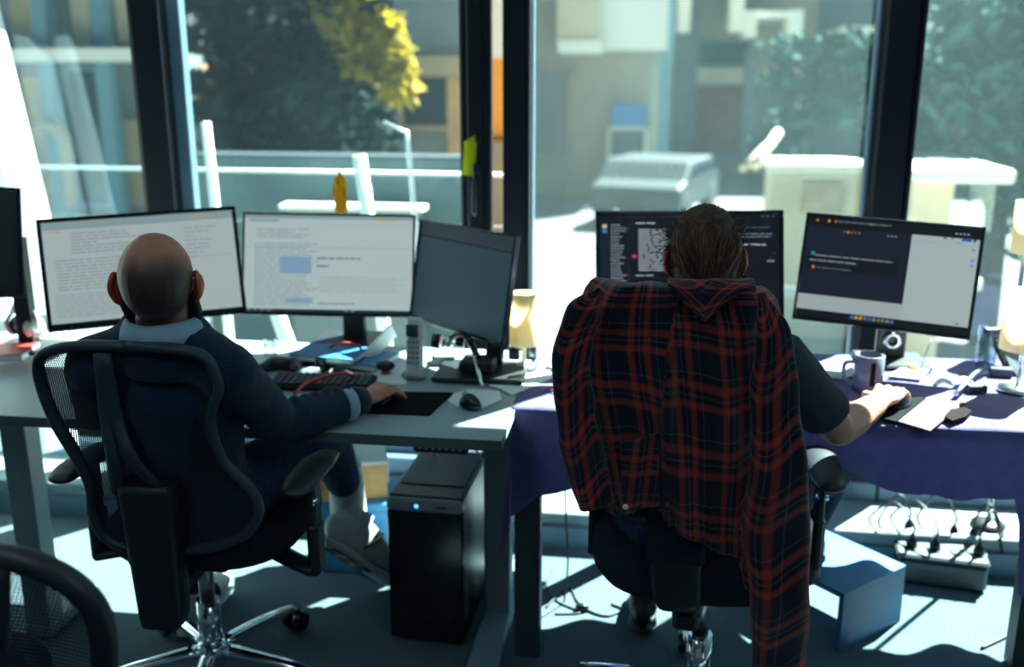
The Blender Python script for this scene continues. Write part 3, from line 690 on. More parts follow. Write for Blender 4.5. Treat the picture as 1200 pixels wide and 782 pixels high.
# ------------------------------------------------------------------ monitors
SCR = {}
def smat(c, s=1.0):
    key = 'px_%02x%02x%02x' % tuple(int(min(1, q) * 255) for q in c)
    if key not in SCR: SCR[key] = glow(key, [((q / 255 if q > 1 else q)) for q in c], s)
    return key
LK = 0.205
def lin(r, g, b): return tuple(((q / 255.) ** 2.2) * LK for q in (r, g, b))
def monitor(TL, TR, BR, BL, tL, tR, label, items, base_rgb, stand=None, group=None, thick=.018, bez=(.012, .012, .012, .022)):
    a0, a1 = att(*TL, tL), att(*BL, tL); b0, b1 = att(*TR, tR), att(*BR, tR)
    PL, PR = (a0 + a1) / 2, (b0 + b1) / 2; c = (PL + PR) / 2
    X = (PR - PL); W = X.length; X.normalize()
    U = ((a0 - a1) + (b0 - b1)) / 2; U = U - X * U.dot(X); H_ = U.length; U.normalize()
    # lean the top slightly away and lengthen to keep the outline
    Nn = U.cross(X)  # towards the window
    mt = Matrix((X, Nn, U)).transposed().to_4x4()
    t = thing('monitor', label, 'monitor', c, 0, group)
    t.rotation_euler = mt.to_euler()
    l, r, tp, bt = bez
    fr = MB(); y0 = 0
    fr.box((-W / 2 + l / 2, 0, 0), (l, thick, H_), bev=.002).box((W / 2 - r / 2, 0, 0), (r, thick, H_), bev=.002)
    fr.box((0, 0, H_ / 2 - tp / 2), (W, thick, tp), bev=.002).box((0, 0, -H_ / 2 + bt / 2), (W, thick, bt), bev=.002)
    fr.box((0, thick * .35 + .002, 0), (W - .004, thick * .6, H_ - .004), bev=.002); fr.box((0, thick + .012, 0), (W * .55, .03, H_ * .6), bev=.01)
    fr.build('bezel', 'shiny_black', t)
    sw, sh = W - l - r, H_ - tp - bt; ox, oz = -W / 2 + l, H_ / 2 - tp
    s = MB(); s.box((ox + sw / 2, -.001, oz - sh / 2), (sw, .006, sh), m=smat(lin(*base_rgb)))
    for k, it in enumerate(items):
        x0, y0, x1, y1, col = it[:5]; lay = it[5] if len(it) > 5 else 1
        yy = -.0042 - .0002 * lay
        vs = [s.bm.verts.new((ox + sw * u, yy, oz - sh * v)) for u, v in ((x0, y0), (x1, y0), (x1, y1), (x0, y1))]
        f = s.face(vs, s.mi(smat(lin(*col))))
    s.build('display', None, t, normals=False)
    if stand: stand(t, c, W, H_, X, Nn, U)
    return t, c, W, H_, X, Nn, U
rs = random.Random(11)
def lines(x0, y0, x1, y1, n, col, lo=.3, hi=1.0, hgt=.35, ind=0.0, breaks=True):
    out = []; dy = (y1 - y0) / n
    for k in range(n):
        x = x0 + rs.random() * ind; e = x0 + (x1 - x0) * rs.uniform(lo, hi)
        while x < e:
            wl_ = rs.uniform(.02, .08) if breaks else e - x
            out.append((x, y0 + dy * k, min(e, x + wl_), y0 + dy * (k + hgt), col)); x += wl_ + .008
    return out
# left screen: log page
it = [(0, 0, 1, .07, (140, 165, 170)), (.04, .09, .09, .105, (200, 160, 90)), (.78, .03, .88, .05, (205, 165, 90)), (0, .07, 1, .075, (120, 140, 150))]
it += lines(.14, .12, .55, .34, 7, (128, 150, 158)) + lines(.05, .38, .62, .70, 10, (132, 150, 158), .5, 1) + lines(.03, .72, .5, .96, 9, (140, 158, 165), .7, 1) + lines(.73, .14, .95, .48, 8, (145, 162, 168), .1, .8)
it += [(.68, .08, .681, 1, (150, 168, 172)), (.7, .44, .98, .445, (140, 158, 165))]
def no_stand(*a): pass
def col_stand(px, pz, wd=.07, front=.0, basew=.24, ring=False):
    def f(t, c, W, H_, X, Nn, U):
        x, y = px, c.y + .045
        y = c.y + .085; b = MB().box((x, y, (ZT + c.z) / 2 + .01), (wd, .025, c.z - ZT), bev=.004, m='black_plastic')
        if ring: b.lathe((x, y - .014, ZT + .075), [(.024, 0), (.034, 0), (.034, .004), (.024, .004), (.024, 0)], seg=24, m='steel', rot=(R(90), 0, 0), caps=False)
        b.box((x, c.y + .055, c.z), (.09, .05, .09), m='black_plastic')
        b.build('stand_column', None, t, world=True)
        MB().box((x, y - .02, ZT + .012), (basew, .19, .014), bev=.005, m='black_plastic').build('stand_base', None, t, world=True)
    return f
m1 = monitor((42, 258), (280, 241), (285, 368), (57, 390), 2.84, 3.0, 'left of the three screens, showing a pale page of text behind the man', it, (176, 192, 192), None)
def s1(t, c, W, H_, X, Nn, U):
    MB().box((c.x, c.y + .10, (ZT + c.z) / 2), (.06, .03, c.z - ZT), bev=.004, m='black_plastic').build('stand_column', None, t, world=True)
    MB().box((c.x, c.y + .03, ZT + .01), (.26, .18, .014), bev=.005, m='black_plastic').build('stand_base', None, t, world=True)
s1(m1[0], *m1[1:])
it = [(0, 0, 1, .035, (140, 165, 168)), (.78, .025, .91, .045, (205, 165, 90)), (.03, .05, .2, .065, (110, 135, 142)), (.0, .33, 1, .334, (130, 155, 160)), (.0, .085, 1, .088, (150, 172, 176))]
it += [(.21, .43, .40, .60, (130, 170, 205)), (.25, .86, .41, .91, (140, 172, 200)), (.215, .645, .34, .70, (185, 200, 200))]
it += lines(.07, .14, .42, .25, 4, (125, 150, 155), .6, 1) + lines(.06, .29, .45, .95, 26, (140, 165, 168), .75, 1, .4) + lines(.43, .43, .7, .47, 1, (110, 135, 142), .9, 1, .5) + lines(.43, .51, .5, .55, 1, (110, 135, 142), 1, 1, .5) + lines(.45, .63, .98, .8, 7, (155, 172, 175), .8, 1, .3) + lines(.44, .9, .68, .93, 1, (120, 145, 152), .9, 1, .5)
it += [(0, .97, 1, 1, (30, 45, 60))] + [(x, .975, x + .02, .992, (90, 140, 170), 2) for x in (.02, .06, .1, .14, .6, .64)]
m2 = monitor((282, 249), (485, 252), (487, 373), (286, 369), 3.07, 3.07, 'middle of the three screens, showing a white page of columns of text', it, (186, 205, 205), None, bez=(.007, .007, .007, .012))
col_stand(m2[1].x + .05, 0, .075)(m2[0], *m2[1:])
it = [(0, 0, 1, .11, (28, 44, 54)), (.0, .125, .76, .155, (8, 14, 20)), (.80, .125, 1, .155, (8, 14, 20)), (.18, .16, .183, 1, (30, 48, 58)), (.38, .44, .40, .455, (10, 15, 20))]
m3 = monitor((485, 253), (599, 276), (599, 408), (490, 377), 3.05, 2.74, 'right of the three screens, turned inwards with a dark blank page', it, (34, 58, 70), None, bez=(.008, .008, .008, .012))
# arm stand of the right screen
t, c, W, H_, X, Nn, U = m3
ax = atz(565, 440, ZT); ax = Vector((ax.x, ax.y, 0))
MB().box((ax.x, ax.y, ZT + .012), (.26, .20, .012), bev=.003, m='black_plastic').box((ax.x - .01, ax.y, ZT + .035), (.10, .09, .035), bev=.006, m='black_plastic').build('stand_base', None, t, world=True)
MB().box((ax.x + .03, ax.y + .05, ZT + .09), (.05, .035, .14), bev=.004, m='shiny_black').cyl(c + Nn * .03, c + Nn * .06, .03, m='black_plastic').cyl(c + Nn * .05, (ax.x + .03, ax.y + .05, ZT + .15), .018, m='black_plastic').build('stand_column', None, t, world=True)
e = att(528, 398, 2.9)
MB().tube([(ax.x - .01, ax.y, ZT + .05), (ax.x - .05, ax.y, ZT + .12), e], [(.016, .01)], seg=8, m='shiny_black').build('arm', None, t, world=True)
b = MB()
for k in range(3): b.cyl(e + Vector((-.05 + k * .035, -.02, .0)), e + Vector((-.025 + k * .035, -.02, -.003)), .022 - .004 * k, seg=14, m='chrome' if k == 1 else 'shiny_black')
b.build('joint', None, t, world=True)

# dark unused screen at the far left edge
m0 = monitor((-78, 212), (22, 223), (30, 347), (-74, 352), 2.75, 2.9, 'dark switched off screen cut by the left edge of the picture', [], (6, 12, 20), None)
t, c, W, H_, X, Nn, U = m0
MB().box((c.x + .03, c.y + .12, (ZT + .03 + c.z) / 2), (.05, .03, c.z - ZT - .04), m='black_plastic').build('stand_column', None, t, world=True)
MB().box((c.x + .03, c.y + .11, ZT + .036), (.2, .16, .012), bev=.004, m='black_plastic').build('stand_base', None, t, world=True)

# the woman's two screens
it = [(0, 0, 1, .045, (14, 22, 34)), (0, .05, .05, 1, (20, 30, 44)), (.05, .05, .16, 1, (12, 20, 30)), (.16, .05, .165, 1, (34, 46, 60))]
it += [(.015, .10, .04, .14, (220, 190, 170), 2), (.015, .155, .04, .19, (60, 140, 200), 2), (.18, .42, .205, .45, (225, 60, 100), 2), (.055, .46, .062, .47, (220, 60, 90), 2)]
it += lines(.06, .10, .15, .78, 22, (150, 165, 180), .5, 1, .45, 0, False) + lines(.2, .08, .32, .11, 1, (170, 185, 200), .9, 1, .5) + lines(.215, .15, .40, .6, 17, (165, 178, 185), .75, 1, .55) + lines(.2, .63, .3, .66, 1, (150, 165, 180), .8, 1, .5)
it += lines(.75, .2, .97, .26, 2, (120, 135, 150), .9, 1, .4) + lines(.75, .31, .93, .35, 1, (165, 178, 190), .95, 1, .5) + [(.93, .48, .97, .50, (120, 140, 160))] + [(.96, .40, .975, .42, (40, 60, 110))] + lines(.76, .13, .97, .16, 1, (60, 75, 95), .9, 1, .5)
it += lines(.1, .015, .5, .035, 1, (70, 90, 110), .9, 1, .8) + [(.9 + k * .03, .012, .912 + k * .03, .03, (90, 110, 130)) for k in range(3)]
m4 = monitor((698, 248), (920, 246), (916, 372), (698, 372), 2.9, 2.9, 'black screen of chat text partly hidden by the head of the woman', it, (10, 17, 28), None)
t, c, W, H_, X, Nn, U = m4
col_stand(c.x, 0, .06)(t, c, W, H_, X, Nn, U)
it = [(0, 0, 1, .10, (12, 20, 28)), (0.0, .10, .62, .78, (34, 42, 50)), (.62, .10, 1, .93, (178, 192, 192)), (0, .78, .62, .93, (168, 182, 184)), (0, .93, 1, 1, (12, 18, 26))]
it += [(.03, .37, .56, .53, (10, 14, 20), 2), (.62, .16, 1, .163, (150, 165, 170), 2), (.655, .16, .657, .93, (160, 176, 178), 2), (.90, .095, .955, .125, (30, 90, 190), 2), (.965, .1, .98, .125, (30, 50, 90), 2), (.86, .14, .9, .15, (90, 170, 220), 2), (.84, .10, .855, .12, (90, 170, 60), 2), (.80, .10, .812, .12, (70, 90, 110), 2)]
it += [(.965, y, .98, y + .018, c_, 2) for y, c_ in ((.19, (70, 130, 220)), (.24, (230, 190, 60)), (.29, (60, 120, 210)), (.34, (60, 120, 210)))]
it += [(.045, .355, .065, .385, (30, 170, 180), 3), (.06, .49, .075, .52, (220, 130, 60), 3)] + [q + (3,) for q in lines(.07, .38, .54, .41, 1, (120, 135, 145), .98, 1, .5)] + [q + (3,) for q in lines(.04, .43, .32, .46, 1, (130, 145, 150), .98, 1, .5)] + [q + (3,) for q in lines(.09, .50, .3, .53, 1, (80, 95, 105), .98, 1, .5)]
it += [(x, .03, x + .012, .05, c_, 2) for x, c_ in ((.05, (220, 130, 60)), (.12, (230, 190, 50)), (.16, (230, 120, 40)), (.37, (230, 150, 40)))] + [q + (2,) for q in lines(.18, .03, .50, .05, 1, (90, 110, 120), .95, 1, .8)]
it += [(.22 + .022 * k, .125, .232 + .022 * k, .145, c_, 2) for k, c_ in enumerate(((90, 100, 110), (220, 150, 60), (190, 80, 60), (90, 100, 110), (110, 120, 130)))] + [(.48 + .022 * k, .13, .49 + .022 * k, .145, (140, 150, 155), 2) for k in range(3)]
it += [(.33 + .026 * k, .945, .348 + .026 * k, .975, c_, 2) for k, c_ in enumerate(((60, 130, 210), (200, 170, 90), (230, 150, 50), (70, 130, 190), (90, 110, 160), (60, 170, 160), (200, 80, 50), (80, 160, 120), (120, 140, 180), (90, 120, 170)))] + [(.86 + .022 * k, .05, .872 + .022 * k, .066, (150, 165, 170), 2) for k in range(4)] + [(.93, .90, .945, .915, (60, 80, 90), 2)]
m5 = monitor((941, 249), (1153, 266), (1139, 400), (933, 374), 2.92, 2.74, 'rightmost screen, tilted, half dark window and half white page', it, (170, 184, 184), None, bez=(.008, .010, .008, .014))
t, c, W, H_, X, Nn, U = m5
bx = atz(1043, 428, ZT)
MB().box((bx.x, bx.y + .02, ZT + .11), (.085, .03, .20), rot=(R(4), 0, 0), bev=.006, m='black_plastic').lathe((bx.x, bx.y + .002, ZT + .075), [(.014, 0), (.026, 0), (.026, .006), (.014, .006), (.014, 0)], m='chrome', rot=(R(90), 0, 0), caps=False).cyl(c + Nn * .02, (bx.x, bx.y + .03, ZT + .19), .03, m='black_plastic').build('stand_column', None, t, world=True)
MB().box((bx.x, bx.y, ZT + .014), (.20, .17, .014), bev=.005, m='black_plastic').build('stand_base', None, t, world=True)

# ------------------------------------------------------------------ things on the left desk
T = ZT + .001
# yellow rubber bird standing on the middle screen
tp = aty(400, 249, m2[1].y)
bd = thing('rubber_bird', 'yellow rubber bird toy with an orange comb standing above the middle screen', 'toy', (tp.x, m2[1].y, tp.z + .0))
MB().lathe((0, 0, 0), [(.018, 0), (.019, .02), (.017, .05), (.015, .07), (.019, .085), (.020, .096), (.014, .108), (.004, .116)], seg=18, m='toy_yellow').build('body', None, bd)
MB().ell((0, 0, .118), (.006, .009, .010), m='orange_rubber', seg=10).ell((0, -.019, .093), (.005, .010, .005), m='orange_rubber', seg=10).build('comb', None, bd)
for s_ in (-1, 1): MB().ell((s_ * .016, -.004, .062), (.006, .010, .022), m='toy_yellow', seg=10).build('wing', None, bd)
# sticky note on the sash
a = aty(550, 186, 3.335); o = MB().box((a.x, 3.34, a.z), (.042, .002, .115), rot=(0, R(4), 0), m='note_yellow').prism([(a.x - .02, 3.34, a.z + .055), (a.x + .02, 3.34, a.z + .055), (a.x + .02, 3.34, a.z + .08)], (0, .002, 0), m='note_yellow').build('sticky_note', None)
tag(o, 'bright yellow paper note stuck beside the dark window sash', 'note')
# white ball-shaped lamp or webcam at far left
a = atz(32, 405, ZT + .03)
wc = thing('headset', 'white headset with a dark ear cushion standing on the far left desk', 'headset', (a.x, a.y, ZT + .029), R(-20))
MB().lathe((0, 0, 0), [(.035, 0), (.035, .008), (.010, .014), (.008, .03)], m='shiny_black').build('foot', None, wc)
MB().tube([(-.05, 0, .06), (-.052, 0, .10), (-.02, 0, .135), (.02, 0, .135), (.052, 0, .10), (.05, 0, .06)], [(.006, .012)], seg=8, m='white_plastic').build('headband', None, wc)
for s_ in (-1, 1):
    c_ = MB().lathe((s_ * .045, 0, .065), [(.012, -.012), (.032, -.010), (.036, 0), (.030, .012), (.012, .016)], m='white_plastic', rot=(0, R(90 * s_), 0)).build('ear_cup', None, wc)
    MB().lathe((s_ * .030, 0, .065), [(.028, -.006), (.030, 0), (.022, .006)], m='shiny_black', rot=(0, R(-90 * s_), 0)).build('cushion', None, c_)
MB().cyl((0, 0, .03), (0, 0, .09), .005, m='chrome').build('stem', None, wc)
a = atz(12, 413, ZT + .035); o = MB().box((a.x - .03, a.y - .02, ZT + .040), (.20, .14, .022), rot=(0, 0, R(12)), bev=.002, m='red_plastic').box((a.x - .025, a.y - .025, ZT + .040), (.198, .13, .016), rot=(0, 0, R(12)), m='paper').build('red_book', None)
tag(o, 'red covered book lying under the dark screen at the far left', 'book')
# glass tumblers behind the man's neck
a = atz(241, 402, T)
gt = MB().lathe((a.x, a.y, T), [(.024, 0), (.028, .004), (.030, .09), (.028, .09), (.0265, .006)], m='clear_glass', caps=True).build('glass_tumbler', None); tag(gt, 'clear glass tumbler beside the neck of the man', 'glass')
a = atz(317, 418, T)
gt = MB().lathe((a.x, a.y, T), [(.018, 0), (.021, .004), (.023, .05), (.021, .05), (.019, .006)], m='clear_glass').build('glass_tumbler', None); tag(gt, 'small clear glass jar on the papers left of the blue books', 'glass')
def flat(name, pts, z, th, mat, label, cat, group=None):
    o = MB().prism([atz(x, y, z) for x, y in pts], (0, 0, -th), m=mat).build(name, None); return tag(o, label, cat, group)
flat('paper_sheet', [(300, 407), (375, 409), (345, 428), (262, 424)], T + .003, .003, 'paper', 'white papers spread left of the blue books', 'paper')
flat('paper_sheet', [(430, 425), (478, 415), (476, 450), (440, 450)], T + .003, .003, 'paper', 'white paper under the small black speaker', 'paper')
# blue books
for k, (cx, cy, dz, w_, d_, rz, mt_) in enumerate(((412, 424, 0, .25, .16, -14, 'book_blue'), (388, 419, .022, .20, .14, -8, 'book_blue'))):
    a = atz(cx, cy, T + dz)
    t_ = thing('book', ('wide blue book at the bottom of the pile under the middle screen', 'smaller glossy blue book on top of the pile under the middle screen')[k], 'book', (a.x, a.y, T + dz), R(rz))
    MB().box((0, 0, .002), (w_, d_, .003), m='book_dark').box((0, 0, .019), (w_, d_, .003), m=mt_).box((-w_ / 2 + .002, 0, .0105), (.004, d_, .02), m=mt_).build('cover', None, t_)
    MB().box((.003, 0, .0105), (w_ - .01, d_ - .008, .013), m='paper').build('pages', None, t_)
a = atz(455, 415, T + .02); o = MB().box((a.x - .03, a.y, T + .045), (.008, .15, .045), rot=(R(28), 0, R(-30)), m='paper').build('envelope', None); tag(o, 'white envelope leaning over the right end of the blue books', 'envelope')
tag(MB().tube([att(385, 408, 2.98), att(400, 402, 2.93), att(420, 405, 2.93), att(424, 414, 2.96)], .004, seg=6, m='red_plastic').build('red_cable', None), 'red cable looped around the stand of the middle screen', 'cable')
# keyboard
a = atz(378, 452, T)
kb = thing('keyboard', 'black keyboard on the left desk by the hand of the man', 'keyboard', (a.x, a.y, T), R(4))
MB().box((0, 0, .009), (.29, .115, .016), bev=.004, m='black_plastic').build('case', None, kb)
b = MB()
for r_ in range(5):
    for q in range(15): b.box((-.131 + q * .0187, -.043 + r_ * .0205, .020), (.0155, .0165, .007), bev=.002, m='book_dark')
tag(b.build('keys', None, kb), kind='stuff')
tag(MB().tube([atz(345, 462, T + .035), atz(362, 448, T + .04), atz(395, 438, T + .04), atz(418, 441, T + .03)], .0045, seg=6, m='red_plastic').build('red_lanyard', None), 'thin red lanyard lying across the black keyboard', 'lanyard')
# small clutter above the keyboard: phones, dongle, glasses case, dock
a = atz(332, 436, T); t_ = thing('game_controller', 'black game controller lying left behind the keyboard', 'controller', (a.x, a.y, T))
MB().tube([(-.05, -.03, .018), (-.035, .01, .02), (0, .018, .02), (.035, .01, .02), (.05, -.03, .018)], [.016, .02, .02, .02, .016], seg=10, m='black_plastic', capround=True).build('body', None, t_)
MB().cyl((-.02, .005, .035), (-.02, .005, .046), .007, seg=10, m='grey_plastic').cyl((.02, .005, .035), (.02, .005, .046), .007, seg=10, m='grey_plastic').build('stick', None, t_)
a = atz(352, 431, T); tag(MB().box((a.x, a.y, T + .010), (.14, .035, .020), rot=(0, 0, R(6)), bev=.006, m='shiny_black').build('glasses_case', None), 'long shiny black case behind the keyboard', 'case')
a = atz(361, 437, T); tag(MB().box((a.x, a.y, T + .008), (.07, .028, .016), rot=(0, 0, R(24)), bev=.003, m='white_plastic').build('adapter', None), 'small white adapter lying just behind the keyboard', 'adapter')
a = atz(377, 434, T); tag(MB().lathe((a.x, a.y, T), [(.022, 0), (.024, .012), (.018, .034), (.008, .038)], m='shiny_black').build('usb_hub', None), 'small round black hub behind the keyboard middle', 'hub')
tag(MB().tube([atz(385, 438, T + .01), atz(392, 432, T + .012), atz(405, 436, T + .01), atz(413, 440, T + .008)], .006, seg=6, m='cable_black').build('black_cable', None), 'short black cable curling behind the right end of the keyboard', 'cable')
# little black speaker with red foot
a = atz(452, 439, T); t_ = thing('small_speaker', 'small black oval speaker on a red foot right of the keyboard', 'speaker', (a.x, a.y, T))
MB().ell((0, 0, .026), (.029, .02, .016), m='shiny_black').build('body', None, t_); MB().lathe((0, 0, 0), [(.014, 0), (.014, .006), (.006, .012)], m='red_plastic').build('foot', None, t_)
# mouse pad, mouse under hand
flat('mouse_pad', [(430, 458), (531, 460), (503, 486), (405, 482)], T + .004, .004, 'pad_black', 'black rectangular mouse pad under the hand of the man', 'mouse pad')
def mouse(x, y, rz, label, mat='shiny_black', z=None, L=.11, Wd=.06):
    a = atz(x, y, z or T); t_ = thing('computer_mouse', label, 'mouse', (a.x, a.y, z or T), rz)
    b = MB(); b.ell((0, 0, 0), (Wd / 2, L / 2, .036), m=mat)
    bmesh.ops.bisect_plane(b.bm, geom=b.bm.verts[:] + b.bm.edges[:] + b.bm.faces[:], plane_co=(0, 0, 0.001), plane_no=(0, 0, -1), clear_outer=True)
    bmesh.ops.contextual_create(b.bm, geom=[e for e in b.bm.edges if e.is_boundary])
    b.build('shell', None, t_)
    MB().cyl((-.004, L * .24, .031), (.004, L * .24, .031), .008, seg=12, m='grey_plastic').build('wheel', None, t_)
    return t_
MAN_MOUSE = atz(448, 470, T + .005)
mouse(448, 470, R(-15), 'black mouse held by the man on the black pad', z=T + .005)
flat('mouse_pad', [(525, 470), (532, 461), (552, 456), (585, 458), (588, 468), (565, 478), (535, 477)], T + .003, .003, 'paper', 'rounded white pad lit by the sun right of the black pad', 'mouse pad')
mouse(551, 477, R(60), 'small dark mouse lying unused on the white pad', z=T + .004, L=.07, Wd=.042)
# cordless handset standing
a = atz(487, 443, T); t_ = thing('cordless_phone', 'white cordless handset with grey keys standing upright by the middle screen', 'phone', (a.x, a.y, T), R(-6))
MB().box((0, 0, .012), (.07, .06, .022), bev=.008, m='grey_plastic').build('cradle', None, t_)
MB().box((0, 0, .095), (.05, .024, .165), rot=(R(-6), 0, 0), bev=.008, m='white_plastic').build('handset', None, t_)
MB().box((0, -.020, .145), (.036, .004, .034), rot=(R(-6), 0, 0), bev=.001, m='dark_glass2').build('screen', None, t_)
b = MB()
for r_ in range(5):
    for q in range(3): b.box((-.013 + q * .013, -.0165 + r_ * .0016 - .0025, .05 + r_ * .015), (.009, .004, .008), m='grey_plastic')
b.build('keypad', None, t_)
a = atz(520, 425, T); tag(MB().box((a.x, a.y, T + .015), (.07, .07, .03), rot=(0, 0, R(10)), bev=.003, m='grey_plastic').build('small_box', None), 'small grey box on the desk behind the white handset', 'box')
# thin chrome stylus stand
a = atz(566, 458, T); tag(MB().tube([(a.x, a.y, T), att(556, 418, 2.78)], [.006, .005], seg=8, n=1, m='chrome').build('pen', None), 'silver pen leaning against the base of the right screen', 'pen')
# white paper sheets by the stand
flat('paper_sheet', [(560, 448), (640, 434), (662, 424), (652, 441), (600, 463), (585, 455)], T + .0045, .003, 'paper', 'white sheet in sunlight at the right end of the left desk', 'paper')
# lamp with cream shade behind the right screen
def candle_lamp(x, y, label, h=.13, r=.035, base=.10):
    a = atz(x, y, ZT + .004); t_ = thing('table_lamp', label, 'lamp', (a.x, a.y, ZT + .008))
    MB().lathe((0, 0, base), [(r, 0), (r * .96, h), (r * .92, h), (r * .96, .002)], m='lamp_cream', caps=False, seg=32).build('lamp_shade', None, t_)
    MB().lathe((0, 0, 0), [(.04, 0), (.04, .008), (.007, .012), (.006, base + .03)], m='steel').build('base', None, t_)
    b = MB()
    for k in range(3): b.tube([(0, 0, base + .02), (r * .96 * math.cos(k * 2.1), r * .96 * math.sin(k * 2.1), base + .02)], .002, seg=5, n=1)
    b.build('spider', 'steel', t_)
    return t_
candle_lamp(614, 432, 'small cream shaded lamp between the two desks', h=.155, r=.043, base=.07)
for k, (x, y) in enumerate(((603, 424), (622, 424))):
    a = atz(x, y, T); tag(MB().box((a.x, a.y, T + .028 + .004), (.035, .035, .045), bev=.003, m='shiny_black').build('ink_box', None), ('black cube left below the cream lamp shade', 'black cube right below the cream lamp shade')[k], 'box')
# clutter on cloth left of the shirt
a = atz(655, 437, T + .006); tag(MB().tube([a + Vector((-.04, .03, .004)), a + Vector((0, 0, .006)), a + Vector((.05, -.02, .004)), a + Vector((.02, -.07, .004))], .004, seg=6, m='cable_black').build('black_cable', None), 'black cable on the cloth left of the plaid shirt', 'cable')
tag(MB().tube([atz(640, 456, T + .012), atz(668, 465, T + .012), atz(655, 474, T + .012), Vector((-.20, 2.375, .70)), Vector((-.19, 2.37, .60)), Vector((-.14, 2.37, .57)), Vector((-.10, 2.37, .62))], .003, seg=6, m='red_plastic', n=40).build('red_cable', None), 'thin red cable hanging over the front of the navy cloth', 'cable')

# ------------------------------------------------------------------ things on the right table
TR_ = ZT + .0085
def mug():
    a = atz(1016, 457, TR_); t_ = thing('mug', 'grey mug with a dark stripe in front of the right screen', 'mug', (a.x, a.y, TR_))
    MB().lathe((0, 0, 0), [(.034, 0), (.038, .004), (.039, .10), (.036, .101), (.035, .012), (.0, .010)], m='mug_grey', seg=32).build('body', None, t_)
    MB().lathe((0, 0, .084), [(.0345, 0), (.0, .001)], m='coffee_dark', seg=32).build('coffee', None, t_)
    MB().tube([(-.036, .0, .08), (-.062, .0, .075), (-.066, 0, .045), (-.055, 0, .025), (-.036, 0, .02)], .006, seg=8, m='mug_grey').build('handle', None, t_)
    b = MB(); b.grid(lambda u, v: (.0400 * math.sin(-.1 + u * .32), -.0400 * math.cos(-.1 + u * .32), .022 + v * .065), 5, 2, m='coffee_dark'); b.build('stripe', None, t_)
mug()
flat('mouse_pad', [(1030, 487), (1068, 465), (1131, 472), (1090, 505)], TR_ + .0045, .004, 'pad_pink', 'large pinkish desk mat at the front edge of the right table', 'desk mat')
flat('mouse_pad', [(1020, 486), (1055, 463), (1085, 466), (1050, 494)], TR_ + .008, .003, 'pad_black', 'small dark mouse pad under the hand of the woman', 'mouse pad')
flat('phone_sleeve', [(1107, 488), (1114, 480), (1130, 477), (1139, 481), (1132, 488), (1116, 493)], TR_ + .012, .007, 'pad_brown', 'dark brown oval sleeve at the right side of the pinkish mat', 'sleeve')
mouse(1052, 474, R(-35), 'black mouse under the hand of the woman', z=TR_ + .009)
flat('note_card', [(1040, 440), (1062, 428), (1092, 430), (1078, 444)], TR_ + .008, .006, 'paper', 'white note card with a yellow tag right of the mug', 'card')
a = atz(1069, 432, TR_ + .009); tag(MB().lathe((a.x, a.y, TR_ + .009), [(.013, 0), (.013, .006), (.008, .012)], m='orange_rubber').build('yellow_cap', None), 'small yellow cap lying on the white note card', 'cap')
flat('saucer', [(960, 436), (975, 428), (998, 427), (1000, 438), (985, 442), (965, 441)], TR_ + .008, .006, 'white_plastic', 'white dish behind the mug beside the arm of the woman', 'dish')
a = atz(1154, 432, TR_); tag(MB().lathe((a.x, a.y, TR_), [(.026, 0), (.028, .004), (.032, .125), (.030, .125), (.0265, .006)], m='clear_glass').build('glass_tumbler', None), 'tall clear glass tumbler right of the tilted screen', 'glass')
tag(MB().tube([atz(1120, 462, TR_ + .012), atz(1140, 440, TR_ + .018), atz(1150, 434, TR_ + .016)], [(.008, .006)], seg=8, m='steel', n=4).build('stapler', None), 'silver stapler lying left of the table lamp', 'stapler')
a = atz(1143, 459, TR_); tag(MB().box((a.x, a.y, TR_ + .010), (.05, .035, .02), rot=(0, 0, R(8)), bev=.002, m='book_dark').build('eraser', None), 'small dark block in front of the stapler', 'block')
a = atz(1172, 440, TR_); tag(MB().box((a.x, a.y, TR_ + .012), (.06, .04, .024), rot=(0, 0, R(-10)), bev=.003, m='book_dark').build('card_box', None), 'little dark box between glass tumbler and table lamp', 'box')
b = MB(); pp = [atz(1095, 452, TR_ + .005), atz(1105, 446, TR_ + .014), atz(1118, 450, TR_ + .010), atz(1130, 444, TR_ + .016), atz(1140, 449, TR_ + .007)]
b.tube(pp, [(.006, .004), (.012, .006), (.008, .005), (.011, .006), (.005, .004)], seg=9, m='paper'); tag(b.build('tissue', None), 'crumpled white tissue behind the dark block', 'tissue')
# lamp cut by the right edge: wide cream shade on a chrome stem
a = atz(1192, 458, TR_)
lp = thing('table_lamp', 'cream drum shaded lamp on a chrome stem at the right edge', 'lamp', (a.x, a.y, TR_))
MB().lathe((0, 0, 0), [(.052, 0), (.050, .010), (.010, .016)], m='steel').build('base', None, lp)
MB().cyl((0, 0, .01), (0, 0, .2), .006, m='chrome').build('pole', None, lp)
MB().lathe((0, 0, .118), [(.060, 0), (.060, .16), (.057, .16), (.057, .001)], m='lamp_cream', caps=False, seg=36).build('lamp_shade', None, lp)
b = MB()
for k in range(3): b.tube([(0, 0, .17), (.058 * math.cos(k * 2.1), .058 * math.sin(k * 2.1), .17)], .002, seg=5, n=1)
b.build('spider', 'steel', lp)
MB().box((-.012, -.0605, .198), (.006, .003, .16), m='cardboard').build('seam', None, lp)
# second higher shade further back
a = aty(1204, 270, 3.2)
l2 = thing('floor_lamp', 'tall slim lamp with a cream cylinder shade beyond the table at the right edge', 'lamp', (a.x, 3.2, .125))
MB().lathe((0, 0, 0), [(.055, 0), (.055, .012), (.01, .018)], m='black_plastic').build('base', None, l2)
MB().cyl((0, 0, .01), (0, 0, a.z - .1), .008, m='steel').build('pole', None, l2)
MB().lathe((0, 0, a.z - .125 - .07), [(.042, 0), (.042, .16), (.040, .16), (.040, .002)], m='lamp_cream', caps=False, seg=28).build('lamp_shade', None, l2)
